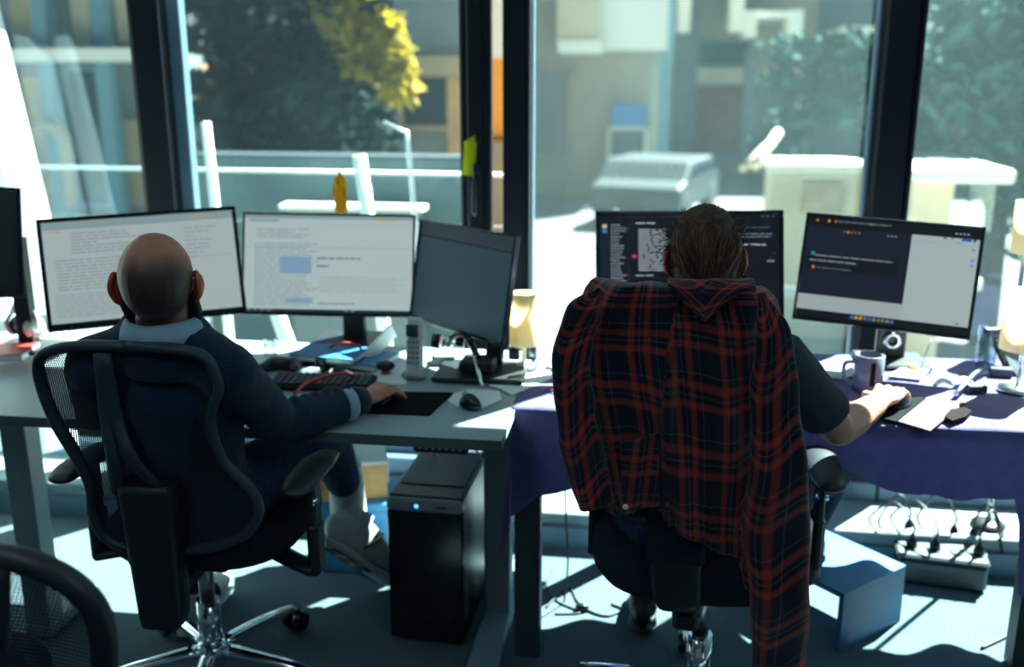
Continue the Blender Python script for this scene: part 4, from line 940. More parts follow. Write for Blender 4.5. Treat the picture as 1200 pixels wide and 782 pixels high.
# grey felt desk divider / pouch leaning at the right edge
a0 = att(1157, 388, 2.86); a1 = att(1192, 444, 2.82); 
q = [a0, att(1235, 380, 2.9), att(1240, 446, 2.86), a1]
fp = MB().prism(q, (.012, .02, 0), m='felt_grey').build('panel', None); 
ft = thing('felt_pouch', 'grey felt pouch with a black rim leaning behind the right edge lamp', 'pouch', (a1.x, a1.y, ZT)); fp.parent = ft; fp.data.transform(chain(ft).inverted())
MB().tube([q[1], q[0] + Vector((.012, 0, .0)), q[0], q[0] + (q[3] - q[0]) * .3, q[3], q[2]], .010, seg=8, n=40, m='shiny_black').build('rim', None, ft, world=True)
tag(MB().tube([att(1092, 398, 2.86), att(1086, 412, 2.85), atz(1080, 432, TR_ + .006)], .0025, seg=6, m='cable_grey').build('screen_cable', None), 'thin grey cable hanging from the rightmost screen', 'cable')

# ------------------------------------------------------------------ under the desks
# tower computer
fl, frr = atz(470, 742, 0), atz(548, 748, 0)
ct = thing('computer_tower', 'tall black computer tower standing between the two desks', 'computer', ((fl.x + frr.x) / 2 , 2.46 + .2, 0), R(-2))
Wc, Dc, Hc = .215, .44, .455
MB().box((0, .0, Hc / 2 + .01), (Wc, Dc - .02, Hc - .02), bev=.006, m='black_plastic').build('case', None, ct)
fp_ = MB().box((0, -Dc / 2 + .004, Hc / 2 - .01), (Wc, .02, Hc - .06), bev=.004, m='shiny_black').build('front_panel', None, ct)
MB().box((0, -Dc / 2 + .014, Hc - .022), (Wc + .002, .05, .036), bev=.008, m='grey_plastic').build('top_bezel', None, ct)
MB().box((0, .02, Hc + .001), (Wc - .03, Dc - .14, .004), m='book_dark').build('top_vent', None, ct)
MB().cyl((-.02, -Dc / 2 - .012, Hc - .02), (-.02, -Dc / 2 - .009, Hc - .02), .006, seg=12, m='blue_led').build('power_light', None, ct)
MB().box((.05, -Dc / 2 - .011, Hc - .02), (.03, .003, .006), m='book_dark').build('port', None, ct)
for sx in (-1, 1):
    for sy in (-1, 1): MB().cyl((sx * .08, sy * .18, 0), (sx * .08, sy * .18, .012), .014, seg=10, m='rubber').build('foot', None, ct)
# cardboard box on a blue box
bb = atz(452, 692, 0)
o = thing('storage_box', 'bright blue storage box beneath the cardboard box left of the tower', 'box', (-.88, 2.93, 0), R(3))
MB().box((0, 0, .115), (.30, .22, .23), bev=.004, m='box_blue').build('body', None, o); MB().box((0, 0, .236), (.31, .23, .03), bev=.004, m='box_blue').build('lid', None, o)
o2 = thing('cardboard_box', 'white topped cardboard box standing on the blue storage box', 'box', (-.955, 2.93, .2515), R(20))
MB().box((0, 0, .06), (.23, .20, .12), bev=.002, m='cardboard').build('body', None, o2)
MB().box((0, 0, .122), (.236, .206, .012), m='box_white').box((.118, 0, .09), (.004, .206, .075), m='box_white').build('lid', None, o2)
# blue stool / foot rest: a bent panel, open at both ends
A = atz(983, 766, 0); Bp = atz(1050, 731, 0); dx = (Bp - A); Ls = .29; dx.normalize(); dyv = Vector((-dx.y, dx.x, 0)); Hs = .185; Ws = .36
st_ = thing('foot_stool', 'glossy blue open ended foot stool under the right table', 'stool', (A + dx * Ls / 2 + dyv * Ws / 2))
def pl3(name, p, a, b_, c_): MB().prism([p, p + a, p + a + b_, p + b_], c_, m='stool_blue').build(name, None, st_, world=True)
up = Vector((0, 0, 1))
pl3('top', A + up * (Hs - .016), dx * Ls, dyv * Ws, up * .016)
pl3('side_panel', A, dx * Ls, up * (Hs - .0165), dyv * .016)
pl3('side_panel', A + dyv * (Ws - .016), dx * Ls, up * (Hs - .0165), dyv * .016)
# backup power unit with plugs
f0, f1 = atz(1056, 688, 0), atz(1141, 699, 0)
ux = thing('power_unit', 'grey backup power unit with black plugs on the floor at the right', 'power strip', ((f0.x + f1.x) / 2 + .03, f0.y + .115, 0), math.atan2(f1.y - f0.y, f1.x - f0.x))
MB().box((0, 0, .045), (.27, .22, .09), bev=.012, m='ups_body').build('body', None, ux)
MB().box((0, 0, .096), (.275, .225, .016), bev=.007, m='ups_plate').build('top_plate', None, ux)
b = MB()
for k in range(9): b.box((-.06 + k * .013, -.111, .04), (.005, .003, .03))
b.build('vent', 'book_dark', ux)
sock = [(-.09, -.05), (-.02, -.05), (.05, -.05), (.11, -.05), (-.09, .06), (-.02, .06), (.05, .06), (.11, .06)]
for sx, sy in sock: MB().lathe((sx, sy, .1042), [(.026, 0), (.026, .003), (.020, .003), (.018, .0005)], m='book_dark', seg=20).build('socket', None, ux)
for k, (sx, sy, px_, py_, hh) in enumerate(((-.09, .06, -.2, .10, .10), (-.02, -.05, -.14, .16, .09), (.05, .06, -.06, .18, .12), (.11, .06, .20, .02, .13), (.11, -.05, .24, .06, .12), (-.09, -.05, -.22, .12, .08))):
    pg = thing('power_plug', ('black plug at the rear left corner of the power unit', 'black plug in the front row left of middle, its cable looping left', 'black plug rear right of middle under the tall left looping cable', 'black plug at the rear right corner of the power unit', 'black plug at the front right corner of the power unit', 'black plug at the front left corner of the power unit')[k], 'plug', (ux.location + Vector((sx * math.cos(ux.rotation_euler.z) - sy * math.sin(ux.rotation_euler.z), sy * math.cos(ux.rotation_euler.z) + sx * math.sin(ux.rotation_euler.z), .1065))), 0, 'plugs in the power unit')
    MB().lathe((0, 0, 0), [(.017, 0), (.018, .012), (.012, .03), (.006, .042)], m='shiny_black', seg=14).build('plug_body', None, pg)
    MB().tube([(0, 0, .04), (0, 0, .075), ((px_ - sx) * .35, (py_ - sy) * .5, .075 + hh * .45), ((px_ - sx) * .8, (py_ - sy) * .9, .02), (px_ - sx, py_ - sy, -.100)], .0045, seg=6, n=24, m='cable_black').build('cable', None, pg)
# floor cables
def fc(pts, label, r=.0035, m_='cable_black'):
    return tag(MB().tube([atz(x, y, r + .001) for x, y in pts], r, seg=6, n=len(pts) * 6, m=m_).build('floor_cable', None), label, 'cable')
fc([(640, 712), (652, 700), (668, 690), (676, 704), (690, 716), (712, 722), (728, 714), (716, 708)], 'tangled thin black cable on the sunlit carpet behind the front table leg')
fc([(648, 668), (640, 690), (655, 706), (680, 718), (650, 720)], 'second loop of thin cable crossing the carpet by the table leg', .003)
fc([(1150, 760), (1185, 742), (1210, 715), (1230, 700)], 'black cable running to the right table leg', .004)
a = atz(682, 716, 0); tag(MB().ell((a.x, a.y, .012), (.022, .014, .012), m='shiny_black', seg=12).build('cable_plug', None), 'black plug lying on the sunlit carpet', 'plug')
def hang(p, label, m_='cable_grey', r=.003):
    return tag(MB().tube(p, r, seg=6, n=24, m=m_).build('hanging_cable', None), label, 'cable')
hang([(-.62, 2.75, .70), (-.63, 2.74, .55), (-.615, 2.74, .40), (-.62, 2.8, .2), (-.60, 2.9, .01)], 'grey cable hanging under the left desk above the cardboard box')
hang([(-.57, 2.75, .70), (-.54, 2.73, .6), (-.50, 2.71, .52), (-.47, 2.70, .47)], 'pale cable hanging from the desk to the tower', 'cable_grey', .0035)
hang([(-.21, 2.7, .70), (-.22, 2.7, .4), (-.21, 2.72, .15), (-.22, 2.72, .005)], 'thin cable dropping behind the front leg of the right table', 'cable_black')
hang([(.60, 3.04, .6), (.58, 3.07, .35), (.60, 3.07, .15), (.58, 3.0, .01)], 'grey cable hanging behind the blue stool')

# ------------------------------------------------------------------ office chairs
def star_base(par, h=.10, r=.31, ph=0.0):
    hub = MB().lathe((0, 0, h - .035), [(.035, 0), (.042, .01), (.042, .05), (.030, .06)], m='chrome').build('hub', None, par)
    MB().cyl((0, 0, h), (0, 0, h + .15), .030, m='chrome').build('gas_column', None, par)
    MB().cyl((0, 0, h + .15), (0, 0, .40), .020, m='steel').build('piston', None, par)
    for k in range(5):
        a = ph + k * 2 * math.pi / 5; d = Vector((math.cos(a), math.sin(a), 0)); e = d * r
        lg = MB().tube([d * .03 + Vector((0, 0, h + .002)), d * (r * .6) + Vector((0, 0, h - .008)), e + Vector((0, 0, h - .028))], [(.024, .020), (.020, .015), (.018, .012)], seg=10, side=(-d.y, d.x, 0), m='chrome').build('base_leg', None, par)
        b = MB(); sd_ = Vector((-d.y, d.x, 0)); cc = e + Vector((0, 0, .030))
        for s_ in (-1, 1): b.cyl(cc + sd_ * s_ * .008, cc + sd_ * s_ * .026, .029, seg=16)
        b.tube([cc + Vector((0, 0, .0)), e + Vector((0, 0, h - .03))], .008, seg=8, n=1).box(cc + Vector((0, 0, .012)), (.012, .03, .045), rot=(0, 0, a))
        b.build('caster', 'shiny_black', lg)
def office_chair(name, label, loc, rz, frame, spine, housing, ph, seat_c=(0, .0, .47), mats=None, pads=((.27, -.11, .675, 0.0), (-.26, -.11, .675, 0.0))):
    t = thing(name, label, 'chair', loc, rz)
    star_base(t, ph=ph)
    # seat: rounded cushion over a shell
    sx, sy, sz = seat_c
    MB().box((sx, sy - .02, sz - .075), (.16, .22, .06), bev=.02, m='black_plastic').build('tilt_mechanism', None, t)
    b = MB()
    for zz, k in ((sz - .045, .86), (sz - .03, .96), (sz - .005, 1.0), (sz + .02, 1.0), (sz + .038, .95), (sz + .045, .80)): pass
    prof = [(.0, -.05), (.70, -.05), (.93, -.035), (1.0, -.008), (1.0, .018), (.95, .036), (.8, .046), (0, .048)]
    seg = 36; rings = []
    for k_, z_ in prof:
        rings.append([b.bm.verts.new((sx + .25 * k_ * (abs(math.cos(q)) ** .7) * math.copysign(1, math.cos(q)), sy + .25 * k_ * (abs(math.sin(q)) ** .7) * math.copysign(1, math.sin(q)), sz + z_)) for q in [2 * math.pi * j / seg for j in range(seg)]] if k_ else [b.bm.verts.new((sx, sy, sz + z_))])
    for a, c in zip(rings, rings[1:]):
        for j in range(seg):
            q = [a[j % len(a)], a[(j + 1) % len(a)], c[(j + 1) % len(c)], c[j % len(c)]]
            u = []
            for v in q:
                if v not in u: u.append(v)
            b.face(u, 0, True)
    b.build('seat', 'black_fabric', t)
    MB().tube([(sx + .06, sy, sz - .09), (sx + .15, sy + .02, sz - .13), (sx + .23, sy + .02, sz - .16)], [.006, .006, .012], seg=8, m='black_plastic', capround=True).build('lever', None, t)
    # arm rests
    for (x, y, z, r_) in pads:
        sg = 1 if x > 0 else -1
        MB().tube([(x, y - .10, z), (x, y - .05, z + .003), (x, y + .06, z + .003), (x, y + .13, z - .002)], [(.034, .013), (.042, .016), (.042, .016), (.032, .011)], side=(1, 0, 0), capround=True, seg=16, m='black_plastic').build('arm_pad', None, t)
        MB().box((x, y + .02, z - .09), (.022, .05, .17), bev=.006, m='black_plastic').box((x, y + .02, z - .16), (.012, .034, .14), bev=.003, m='steel').box((x, y + .02, z - .20), (.03, .06, .14), bev=.01, m='black_plastic').tube([(x, y + .02, z - .26), (x - sg * .04, y + .02, sz - .06), (sx + sg * .12, sy - .02, sz - .065)], [(.03, .014)], side=(0, 1, 0), seg=10, m='black_plastic').cyl((x - .014, y + .005, z - .075), (x + .016, y + .005, z - .075), .010, seg=12, m='chrome').build('arm_post', None, t)
    if frame:
        MB().tube(frame + [frame[0]], [(.016, .012)], seg=10, n=120, closed=True, m='chair_tube', side=None).build('back_frame', None, t)
        # netting
        P_ = catmull(frame + [frame[0]], 96)[:-1]; cen = sum(P_, Vector()) / len(P_)
        b = MB(); uvl = b.bm.loops.layers.uv.new('UVMap'); nr = 10; rows = []
        for k in range(nr + 1):
            f = k / nr; rows.append([b.bm.verts.new(cen + (p - cen) * f + Vector((0, .045 * (1 - f * f), 0))) for p in P_] if k else [b.bm.verts.new(cen + Vector((0, .045, 0)))])
        for a, c in zip(rows, rows[1:]):
            for j in range(96):
                vs = [a[j % len(a)]] + ([a[(j + 1) % 96]] if len(a) > 1 else []) + [c[(j + 1) % 96], c[j]]
                fc_ = b.face(vs, 0, True)
                if fc_:
                    for lp in fc_.loops: lp[uvl].uv = (lp.vert.co.x, lp.vert.co.z)
        b.build('back_mesh', 'chair_mesh', t, normals=False)
    for sp in spine: MB().tube(sp, [(.016, .010)], side=(1, 0, 0), seg=10, m='chair_tube').build('back_bar', None, t)
    if housing:
        (x0, x1, y0, z0), (X0_, X1_, Y0_, Z0_), dep = housing      # bottom and top edges
        b = MB(); n = 14; rg = []
        for k in range(n + 1):
            f = k / n; xa = x0 + (X0_ - x0) * f ** .6; xb = x1 + (X1_ - x1) * f ** .6; y = y0 + (Y0_ - y0) * f; z = z0 + (Z0_ - z0) * f; c_ = (xa + xb) / 2; hw = (xb - xa) / 2
            hw *= (1 if 0 < k < n else .92)
            rg.append([b.bm.verts.new((c_ + hw * ((abs(math.cos(q)) ** .45) * math.copysign(1, math.cos(q))), y + dep / 2 + dep / 2 * ((abs(math.sin(q)) ** .45) * math.copysign(1, math.sin(q))), z)) for q in [2 * math.pi * (j + .5) / 24 for j in range(24)]])
        for a, c in zip(rg, rg[1:]):
            for j in range(24): b.face([a[j], a[(j + 1) % 24], c[(j + 1) % 24], c[j]], 0, True)
        b.face(rg[0]); b.face(rg[-1])
        hs = b.build('spine_housing', 'black_plastic', t)
        zc = z0 + (Z0_ - z0) * .42; yc = y0 + (Y0_ - y0) * .42
        xs0 = x0 + (X0_ - x0) * .42 ** .6; xs1 = x1 + (X1_ - x1) * .42 ** .6
        MB().box(((xs0 + xs1) / 2, yc + dep / 2 - .001, (zc + Z0_) / 2), (xs1 - xs0 + .012, dep + .006, Z0_ - zc), bev=.012, rot=(math.atan2(y0 - Y0_, Z0_ - z0), 0, 0), m='black_fabric').build('housing_cover', None, hs)
        MB().box(((x0 + x1) / 2 + .02, (y0 + sy) / 2 + .04, sz - .08), (.06, abs(sy - y0) , .05), bev=.01, m='black_plastic').build('spine_arm', None, t)
    return t
def backplane(loc, y, z, rec):   # reclined plane through (y,z)
    n = Vector((0, math.cos(rec), -math.sin(rec))); n = Vector((0, math.cos(rec), math.sin(rec)))
    return Vector((loc[0], y, z)), n
MC = Vector((-1.115, 2.185, 0))
p0, nn = backplane(MC, 1.955, .55, R(9))
fpx = [(150, 406), (100, 405), (60, 411), (45, 424), (50, 455), (66, 495), (90, 535), (106, 568), (110, 603), (128, 632), (175, 646), (235, 643), (282, 630), (303, 603), (294, 574), (262, 541), (247, 500), (250, 474), (257, 452), (240, 419), (205, 409)]
frame = [atp(x, y, p0, nn) - MC for x, y in fpx]
sp1 = [atp(x, y, p0, nn) - MC + Vector((0, -.02 - (.03 if k == 2 else 0), 0)) for k, (x, y) in enumerate(((123, 413), (130, 484), (147, 535), (143, 572)))]
sp2 = [atp(x, y, p0, nn) - MC + Vector((0, -.02 - (.03 if k == 2 else 0), 0)) for k, (x, y) in enumerate(((128, 413), (142, 484), (168, 527), (193, 570)))]
hb = (aty(160, 737, 1.93), aty(209, 742, 1.93)); ht = (aty(131, 570, 1.885), aty(196, 572, 1.885))
office_chair('office_chair', 'black mesh backed office chair on chrome star base, occupied by the man', MC, 0, frame, [sp1, sp2],
    ((hb[0].x - MC.x, hb[1].x - MC.x, 1.93 - MC.y, hb[0].z), (ht[0].x - MC.x, ht[1].x - MC.x, 1.885 - MC.y, ht[0].z), .075), R(-6), seat_c=(.03, .04, .475), pads=((.335, -.10, .665, 0), (-.235, -.10, .665, 0)))
WC = Vector((.160, 2.20, 0))
p1, n1 = backplane(WC, 1.99, .55, R(7))
wpx = [(800, 342), (735, 345), (690, 360), (668, 400), (685, 460), (705, 520), (712, 560), (735, 600), (790, 612), (850, 610), (890, 590), (905, 540), (905, 480), (915, 410), (900, 362), (860, 346)]
frameW = [atp(x, y, p1, n1) - WC for x, y in wpx]
hbW = (aty(768, 716, 1.955), aty(822, 720, 1.955)); htW = (aty(756, 590, 1.945), aty(826, 593, 1.945))
spw = [[Vector((-.04 + k * .01, -.24, z)) for k, z in enumerate((.98, .85, .7, .62))], [Vector((.0 + k * .02, -.24, z)) for k, z in enumerate((.98, .85, .7, .62))]]
office_chair('office_chair', 'black office chair draped with a plaid shirt, occupied by the woman', WC, 0, frameW, spw,
    ((hbW[0].x - WC.x, hbW[1].x - WC.x, 1.955 - WC.y, hbW[0].z), (htW[0].x - WC.x, htW[1].x - WC.x, 1.945 - WC.y, htW[0].z), .085), R(20), seat_c=(-.02, .03, .475), pads=((.275, .07, .672, 0), (-.27, .07, .672, 0)))
# third chair, its back corner at the lower left, nearest the camera
fc3 = [Vector((x, 0, z)) for x, z in ((-.30, .52), (-.34, .80), (-.29, .985), (-.20, 1.02), (0, 1.03), (.12, 1.0), (.205, .90), (.225, .76), (.19, .60), (.10, .52), (0, .51), (-.15, .51))]
q0 = att(-46, 700, 1.42)
fg = office_chair('office_chair', 'empty dark mesh chair whose back corner shows at the lower left', (0, 0, 0), 0, [v * 1 for v in ()] , [], None, R(10), seat_c=(-.05, .02, .46), pads=())
fgc = Vector((q0.x - .30, q0.y + .20, 0)); fg.location = fgc; fg.rotation_euler = (0, 0, R(12))
n3 = Vector((math.sin(R(-12)) * -1 * 0 , math.cos(R(6)), math.sin(R(6))))
f3px = [(-130, 660), (-60, 648), (0, 652), (45, 664), (85, 685), (112, 715), (122, 755), (118, 800), (95, 850), (40, 880), (-60, 885), (-150, 860), (-180, 780), (-170, 700)]
pts = [atp(x, y, q0, n3) for x, y in f3px]
inv = chain(fg).inverted(); pl_loc = [inv @ p for p in pts]
MB().tube(pl_loc + [pl_loc[0]], [(.021, .019)], seg=12, n=110, closed=True, m='black_plastic').build('back_frame', None, fg)
P_ = catmull(pl_loc + [pl_loc[0]], 80)[:-1]; cen = sum(P_, Vector()) / len(P_)
b = MB(); uvl = b.bm.loops.layers.uv.new('UVMap'); rows = []
for k in range(9):
    f = k / 8; rows.append([b.bm.verts.new(cen + (p - cen) * f + Vector((0, .03 * (1 - f * f), 0))) for p in P_] if k else [b.bm.verts.new(cen + Vector((0, .03, 0)))])
for a_, c_ in zip(rows, rows[1:]):
    for j in range(80):
        vs = [a_[j % len(a_)]] + ([a_[(j + 1) % 80]] if len(a_) > 1 else []) + [c_[(j + 1) % 80], c_[j]]
        f_ = b.face(vs, 0, True)
        if f_:
            for lp in f_.loops: lp[uvl].uv = (lp.vert.co.x + lp.vert.co.z * .5, lp.vert.co.z)
b.build('back_mesh', 'open_mesh', fg, normals=False)
low = [inv @ atp(x, y, q0 + Vector((0, -.02, 0)), n3) for x, y in ((3, 668), (2, 720), (-2, 790), (-6, 870))]
MB().tube(low, [(.012, .010)], seg=8, m='chair_tube').build('back_bar', None, fg)
MB().tube([inv @ atp(x, y, q0 + Vector((0, -.05, 0)), n3) for x, y in ((-90, 740), (-20, 775), (40, 820), (90, 880))], [(.03, .02)], seg=10, m='black_fabric').build('lumbar_rest', None, fg)

# ------------------------------------------------------------------ people
def shoe(name, parent, heel, toe, upv, mat='shoe_white', L=None, K=1.0):
    """sneaker from heel to toe; upv = towards the ankle"""
    heel, toe = Vector(heel), Vector(toe); X = (toe - heel); L = X.length; X.normalize(); U = Vector(upv); U = (U - X * U.dot(X)).normalized(); S = X.cross(U)
    g = lambda x, s, u: heel + X * (x * L) + S * s + U * u
    g0 = g; g = lambda x, s, u: g0(x, s * K, u * K)
    b = MB()
    b.tube([g(0.0, 0, .045), g(.12, 0, .055), g(.35, 0, .055), (g(.62, 0, .042)), g(.85, 0, .034), g(1.0, 0, .028)], [(a_ * K, b_ * K) for a_, b_ in ((.026, .035), (.040, .048), (.040, .048), (.044, .036), (.042, .026), (.022, .016))], side=S, seg=20, capround=True)
    b.tube([g(.18, 0, .05), g(.16, 0, .11)], [(a_ * K, b_ * K) for a_, b_ in ((.040, .048), (.040, .044))], side=S, seg=20, n=3)
    o = b.build(name, mat, parent, world=True)
    MB().tube([g(-.03, 0, .004), g(.12, 0, .004), g(.4, 0, .003), g(.65, 0, .003), g(.88, 0, .005), g(1.04, 0, .010)], [(a_ * K, b_ * K) for a_, b_ in ((.030, .010), (.042, .013), (.038, .012), (.048, .012), (.044, .012), (.024, .010))], side=S, seg=20, capround=True, m='shoe_white' if mat == 'shoe_white' else 'shoe_black').build('sole', None, o, world=True)
    if mat == 'shoe_white':
        q = MB()
        for (a, c_, w_) in ((.02, .16, .026), (.22, .34, .03), (.40, .52, .03), (.58, .84, .036)):
            for s_ in (-1, 1):
                if c_ - a > .2 and s_ == 1: continue
                pts_ = [g(a, s_ * .004 if c_ - a < .2 else -w_, -.0125), g(c_, s_ * .004 if c_ - a < .2 else -w_, -.0125), g(c_, s_ * w_, -.0125), g(a, s_ * w_, -.0125)]
                q.prism(pts_, U * .004)
        q.build('tread_pad', 'shoe_black', o, world=True)
        MB().tube([g(.3, -.045, .03), g(.42, -.04, .075), g(.42, .04, .075), g(.3, .045, .03)], [(.016, .004)], seg=8, m='shoe_black').build('strap', None, o, world=True)
    return o
def head(b, c, yaw=0.0, pitch=0.0, w_=.077, d_=.096, h_=.115):
    rt = Euler((pitch, 0, yaw)).to_matrix(); g = lambda x, y, z: Vector(c) + rt @ Vector((x, y, z))
    e = (pitch, 0, yaw)
    b.ell(g(0, -.012, .022), (w_, d_, h_ * .82), rot=e, seg=24); b.ell(g(0, .026, -.035), (w_ * .80, d_ * .66, h_ * .64), rot=e, seg=20)
    b.ell(g(0, .046, -.085), (w_ * .45, .034, .028), rot=e, seg=14)          # chin
    b.tube([g(0, .083, .022), g(0, .100, -.012), g(0, .104, -.022)], [.009, .012, .012], seg=10, capround=True)   # nose
    b.tube([g(-.038, .073, .034), g(0, .083, .038), g(.038, .073, .034)], .010, seg=8, capround=True)         # brow
    b.tube([g(-.024, .078, -.052), g(0, .090, -.050), g(.024, .078, -.052)], [(.006, .007)], seg=8, capround=True)   # lips
    b.ell(g(-.035, .068, -.018), (.022, .018, .018), rot=e, seg=10); b.ell(g(.035, .068, -.018), (.022, .018, .018), rot=e, seg=10)
    return g
def ear(g, s_, w_=.077):
    b = MB(); b.tube([g(s_ * (w_ - .001), -.002, -.035), g(s_ * (w_ + .010), -.010, -.020), g(s_ * (w_ + .015), -.016, .002), g(s_ * (w_ + .011), -.012, .022), g(s_ * (w_ + .002), -.002, .024)], [(.005, .010), (.006, .014), (.006, .016), (.006, .013), (.004, .008)], seg=10, side=(1, 0, 0), capround=True); b.ell(g(s_ * (w_ + .004), -.004, -.004), (.006, .014, .024), seg=12); return b
def hand(b, wrist, knuck, side, spread=1.0, curl=.35, fl=.085):
    """palm and five bent fingers; side points to the thumb side; palm faces down"""
    wrist, knuck = Vector(wrist), Vector(knuck); D = (knuck - wrist).normalized(); S = Vector(side); S = (S - D * S.dot(D)).normalized(); Dn = D.cross(S); Dn = Dn if Dn.z < 0 else -Dn
    b.tube([wrist - D * .02, wrist, wrist.lerp(knuck, .5), knuck], [(.024, .018), (.026, .018), (.038, .017), (.040, .014)], side=S, seg=16, capround=True)
    for k, (off, ln, r) in enumerate(((.030, .92, .0088), (.010, 1.0, .0090), (-.010, .95, .0086), (-.029, .76, .0076))):
        a = knuck + S * off - D * .012; dd = (D + S * off * 3.2 * spread).normalized(); L = fl * ln; c_ = curl
        p = [a, a + dd * L * .45 - Dn * L * .04, a + dd * L * (.78) + Dn * L * c_ * .45, a + dd * L * (.97) + Dn * L * c_]
        b.tube(p, [r * 1.1, r * 1.05, r, r * .85], seg=10, n=9, capround=True)
    a = wrist.lerp(knuck, .28) + S * .026
    b.tube([a, a + S * .022 + D * .022 + Dn * .005, a + S * .030 + D * .048 + Dn * .014, a + S * .024 + D * .068 + Dn * .020], [.013, .012, .0105, .008], seg=10, n=8, capround=True)
def arm_tubes(b, sh, el, wr, r=(.048, .040, .034, .036, .024)):
    sh, el, wr = map(Vector, (sh, el, wr))
    b.tube([sh, sh.lerp(el, .5), el], [(r[0], r[0]), (r[1], r[1]), (r[2], r[2])], seg=16, capround=True)
    b.tube([el, el.lerp(wr, .3), el.lerp(wr, .7), wr], [(r[2], r[2]), (r[3], r[3]), ((r[3] + r[4]) / 2,) * 2, (r[4], r[4] * .85)], seg=16, capround=True)
def leg_tubes(b, hip, kn, an, r=(.082, .062, .052, .055, .036), k=1.0, flat_end=False):
    hip, kn, an = map(Vector, (hip, kn, an)); r = [q * k for q in r]
    b.tube([hip, hip.lerp(kn, .5), kn], [r[0], (r[0] + r[1]) / 2, r[1]], seg=18, capround=True)
    b.tube([kn, kn.lerp(an, .3), kn.lerp(an, .75), an], [r[2] * 1.1, r[3], (r[3] + r[4]) / 2, r[4]], seg=18, capround=not flat_end)
def torso(b, pts, rad): b.tube(pts, rad, side=(1, 0, 0), seg=28, capround=True)

# ---- the man
skin = MATS['skin_man']; HM = Vector((-1.046, 1.95, 1.142))
nt_ = skin.node_tree; bs_ = nt_.nodes['Principled BSDF']     # shaved scalp: dark stubble at the sides and nape, bare crown
geo = N(nt_, 'ShaderNodeTexCoord')
def sph(center, rr_):
    v = N(nt_, 'ShaderNodeVectorMath', operation='DISTANCE'); nt_.links.new(geo.outputs['Object'], v.inputs[0]); v.inputs[1].default_value = center
    m_ = N(nt_, 'ShaderNodeMapRange'); m_.interpolation_type = 'SMOOTHSTEP'; m_.inputs[1].default_value = rr_[0]; m_.inputs[2].default_value = rr_[1]; m_.inputs[3].default_value = 1; m_.inputs[4].default_value = 0
    nt_.links.new(v.outputs['Value'], m_.inputs[0]); return m_
stub = sph(HM + Vector((0, -.06, .01)), (.082, .118)); crown = sph(HM + Vector((-.008, -.01, .125)), (.07, .135))
inv_ = N(nt_, 'ShaderNodeMath', operation='SUBTRACT'); inv_.inputs[0].default_value = 1; nt_.links.new(crown.outputs[0], inv_.inputs[1])
mul = N(nt_, 'ShaderNodeMath', operation='MULTIPLY'); nt_.links.new(stub.outputs[0], mul.inputs[0]); nt_.links.new(inv_.outputs[0], mul.inputs[1])
mu2 = N(nt_, 'ShaderNodeMath', operation='MULTIPLY'); nt_.links.new(mul.outputs[0], mu2.inputs[0]); mu2.inputs[1].default_value = .93
mxc = N(nt_, 'ShaderNodeMix'); mxc.data_type = 'RGBA'; src = bs_.inputs['Base Color'].links[0].from_socket
nt_.links.new(mu2.outputs[0], mxc.inputs[0]); nt_.links.new(src, mxc.inputs[6]); mxc.inputs[7].default_value = (.022, .016, .014, 1); nt_.links.new(mxc.outputs[2], bs_.inputs['Base Color'])
shR, elR, wrR, knR = Vector((-.895, 1.955, .955)), Vector((-.855, 2.10, .785)), Vector((-.715, 2.275, .785)), Vector((-.672, 2.345, .792))
shL, elL, wrL, knL = Vector((-1.225, 1.955, .955)), Vector((-1.325, 2.12, .785)), Vector((-1.17, 2.29, .785)), Vector((-1.11, 2.36, .785))
hipR, kneeR, ankR = Vector((-1.02, 2.12, .575)), Vector((-.905, 2.56, .575)), Vector((-.893, 2.70, .35))
hipL, kneL, ankL = Vector((-1.18, 2.12, .575)), Vector((-1.30, 2.48, .575)), Vector((-1.285, 2.44, .12))
tp_ = [(-1.10, 2.12, .56), (-1.10, 2.09, .66), (-1.095, 2.055, .78), (-1.075, 2.02, .90), (-1.06, 1.995, .985)]
b = MB(); g = head(b, HM, yaw=R(15))
torso(b, tp_, [(.145, .105), (.135, .10), (.145, .105), (.165, .105), (.12, .07)])
b.tube([(-1.055, 1.975, .96), (-1.05, 1.96, 1.04), (-1.042, 1.955, 1.11)], [(.068, .062), (.055, .056), (.056, .058)], seg=20, side=(1, 0, 0))
arm_tubes(b, shR, elR, wrR); arm_tubes(b, shL, elL, wrL); hand(b, wrR, knR, (-1, .6, 0), curl=.45); hand(b, wrL, knL, (1, -.8, 0), curl=.45)
leg_tubes(b, hipR, kneeR, ankR); leg_tubes(b, hipL, kneL, ankL)
man = b.build('person', 'skin_man', None, remesh=.0045, smoothit=2)
tag(man, 'seated bald man in a navy sweater with light blue collar, seen from behind', 'person')
for s_ in (-1, 1): ear(g, s_).build('ear', 'ear_skin', man, world=True)
for s_ in (-1, 1): MB().ell(g(s_ * .031, .078, .012), (.012, .010, .010), seg=12).build('eye', 'eye_white', man, world=True)
b = MB(); b.tube([g(-.070, .01, -.035), g(-.060, .045, -.075), g(-.03, .075, -.105), g(0, .085, -.115), (g(.03, .075, -.105)), g(.060, .045, -.075), g(.070, .01, -.035)], [(.012, .026), (.018, .034), (.024, .036), (.026, .036), (.024, .036), (.018, .034), (.012, .026)], seg=12, capround=True)
b.build('beard', 'beard', man, world=True)
b = MB()
torso(b, [Vector(p) + Vector((0, 0, dz)) for p, dz in zip(tp_, (.0, 0, 0, 0, .005))], [(.168, .125), (.155, .12), (.165, .125), (.188, .125), (.125, .075)])
b.tube([shL + Vector((.0, 0, .0)), Vector((-1.06, 1.97, 1.0)), shR], [(.062, .062), (.085, .07), (.062, .062)], seg=18, capround=True)
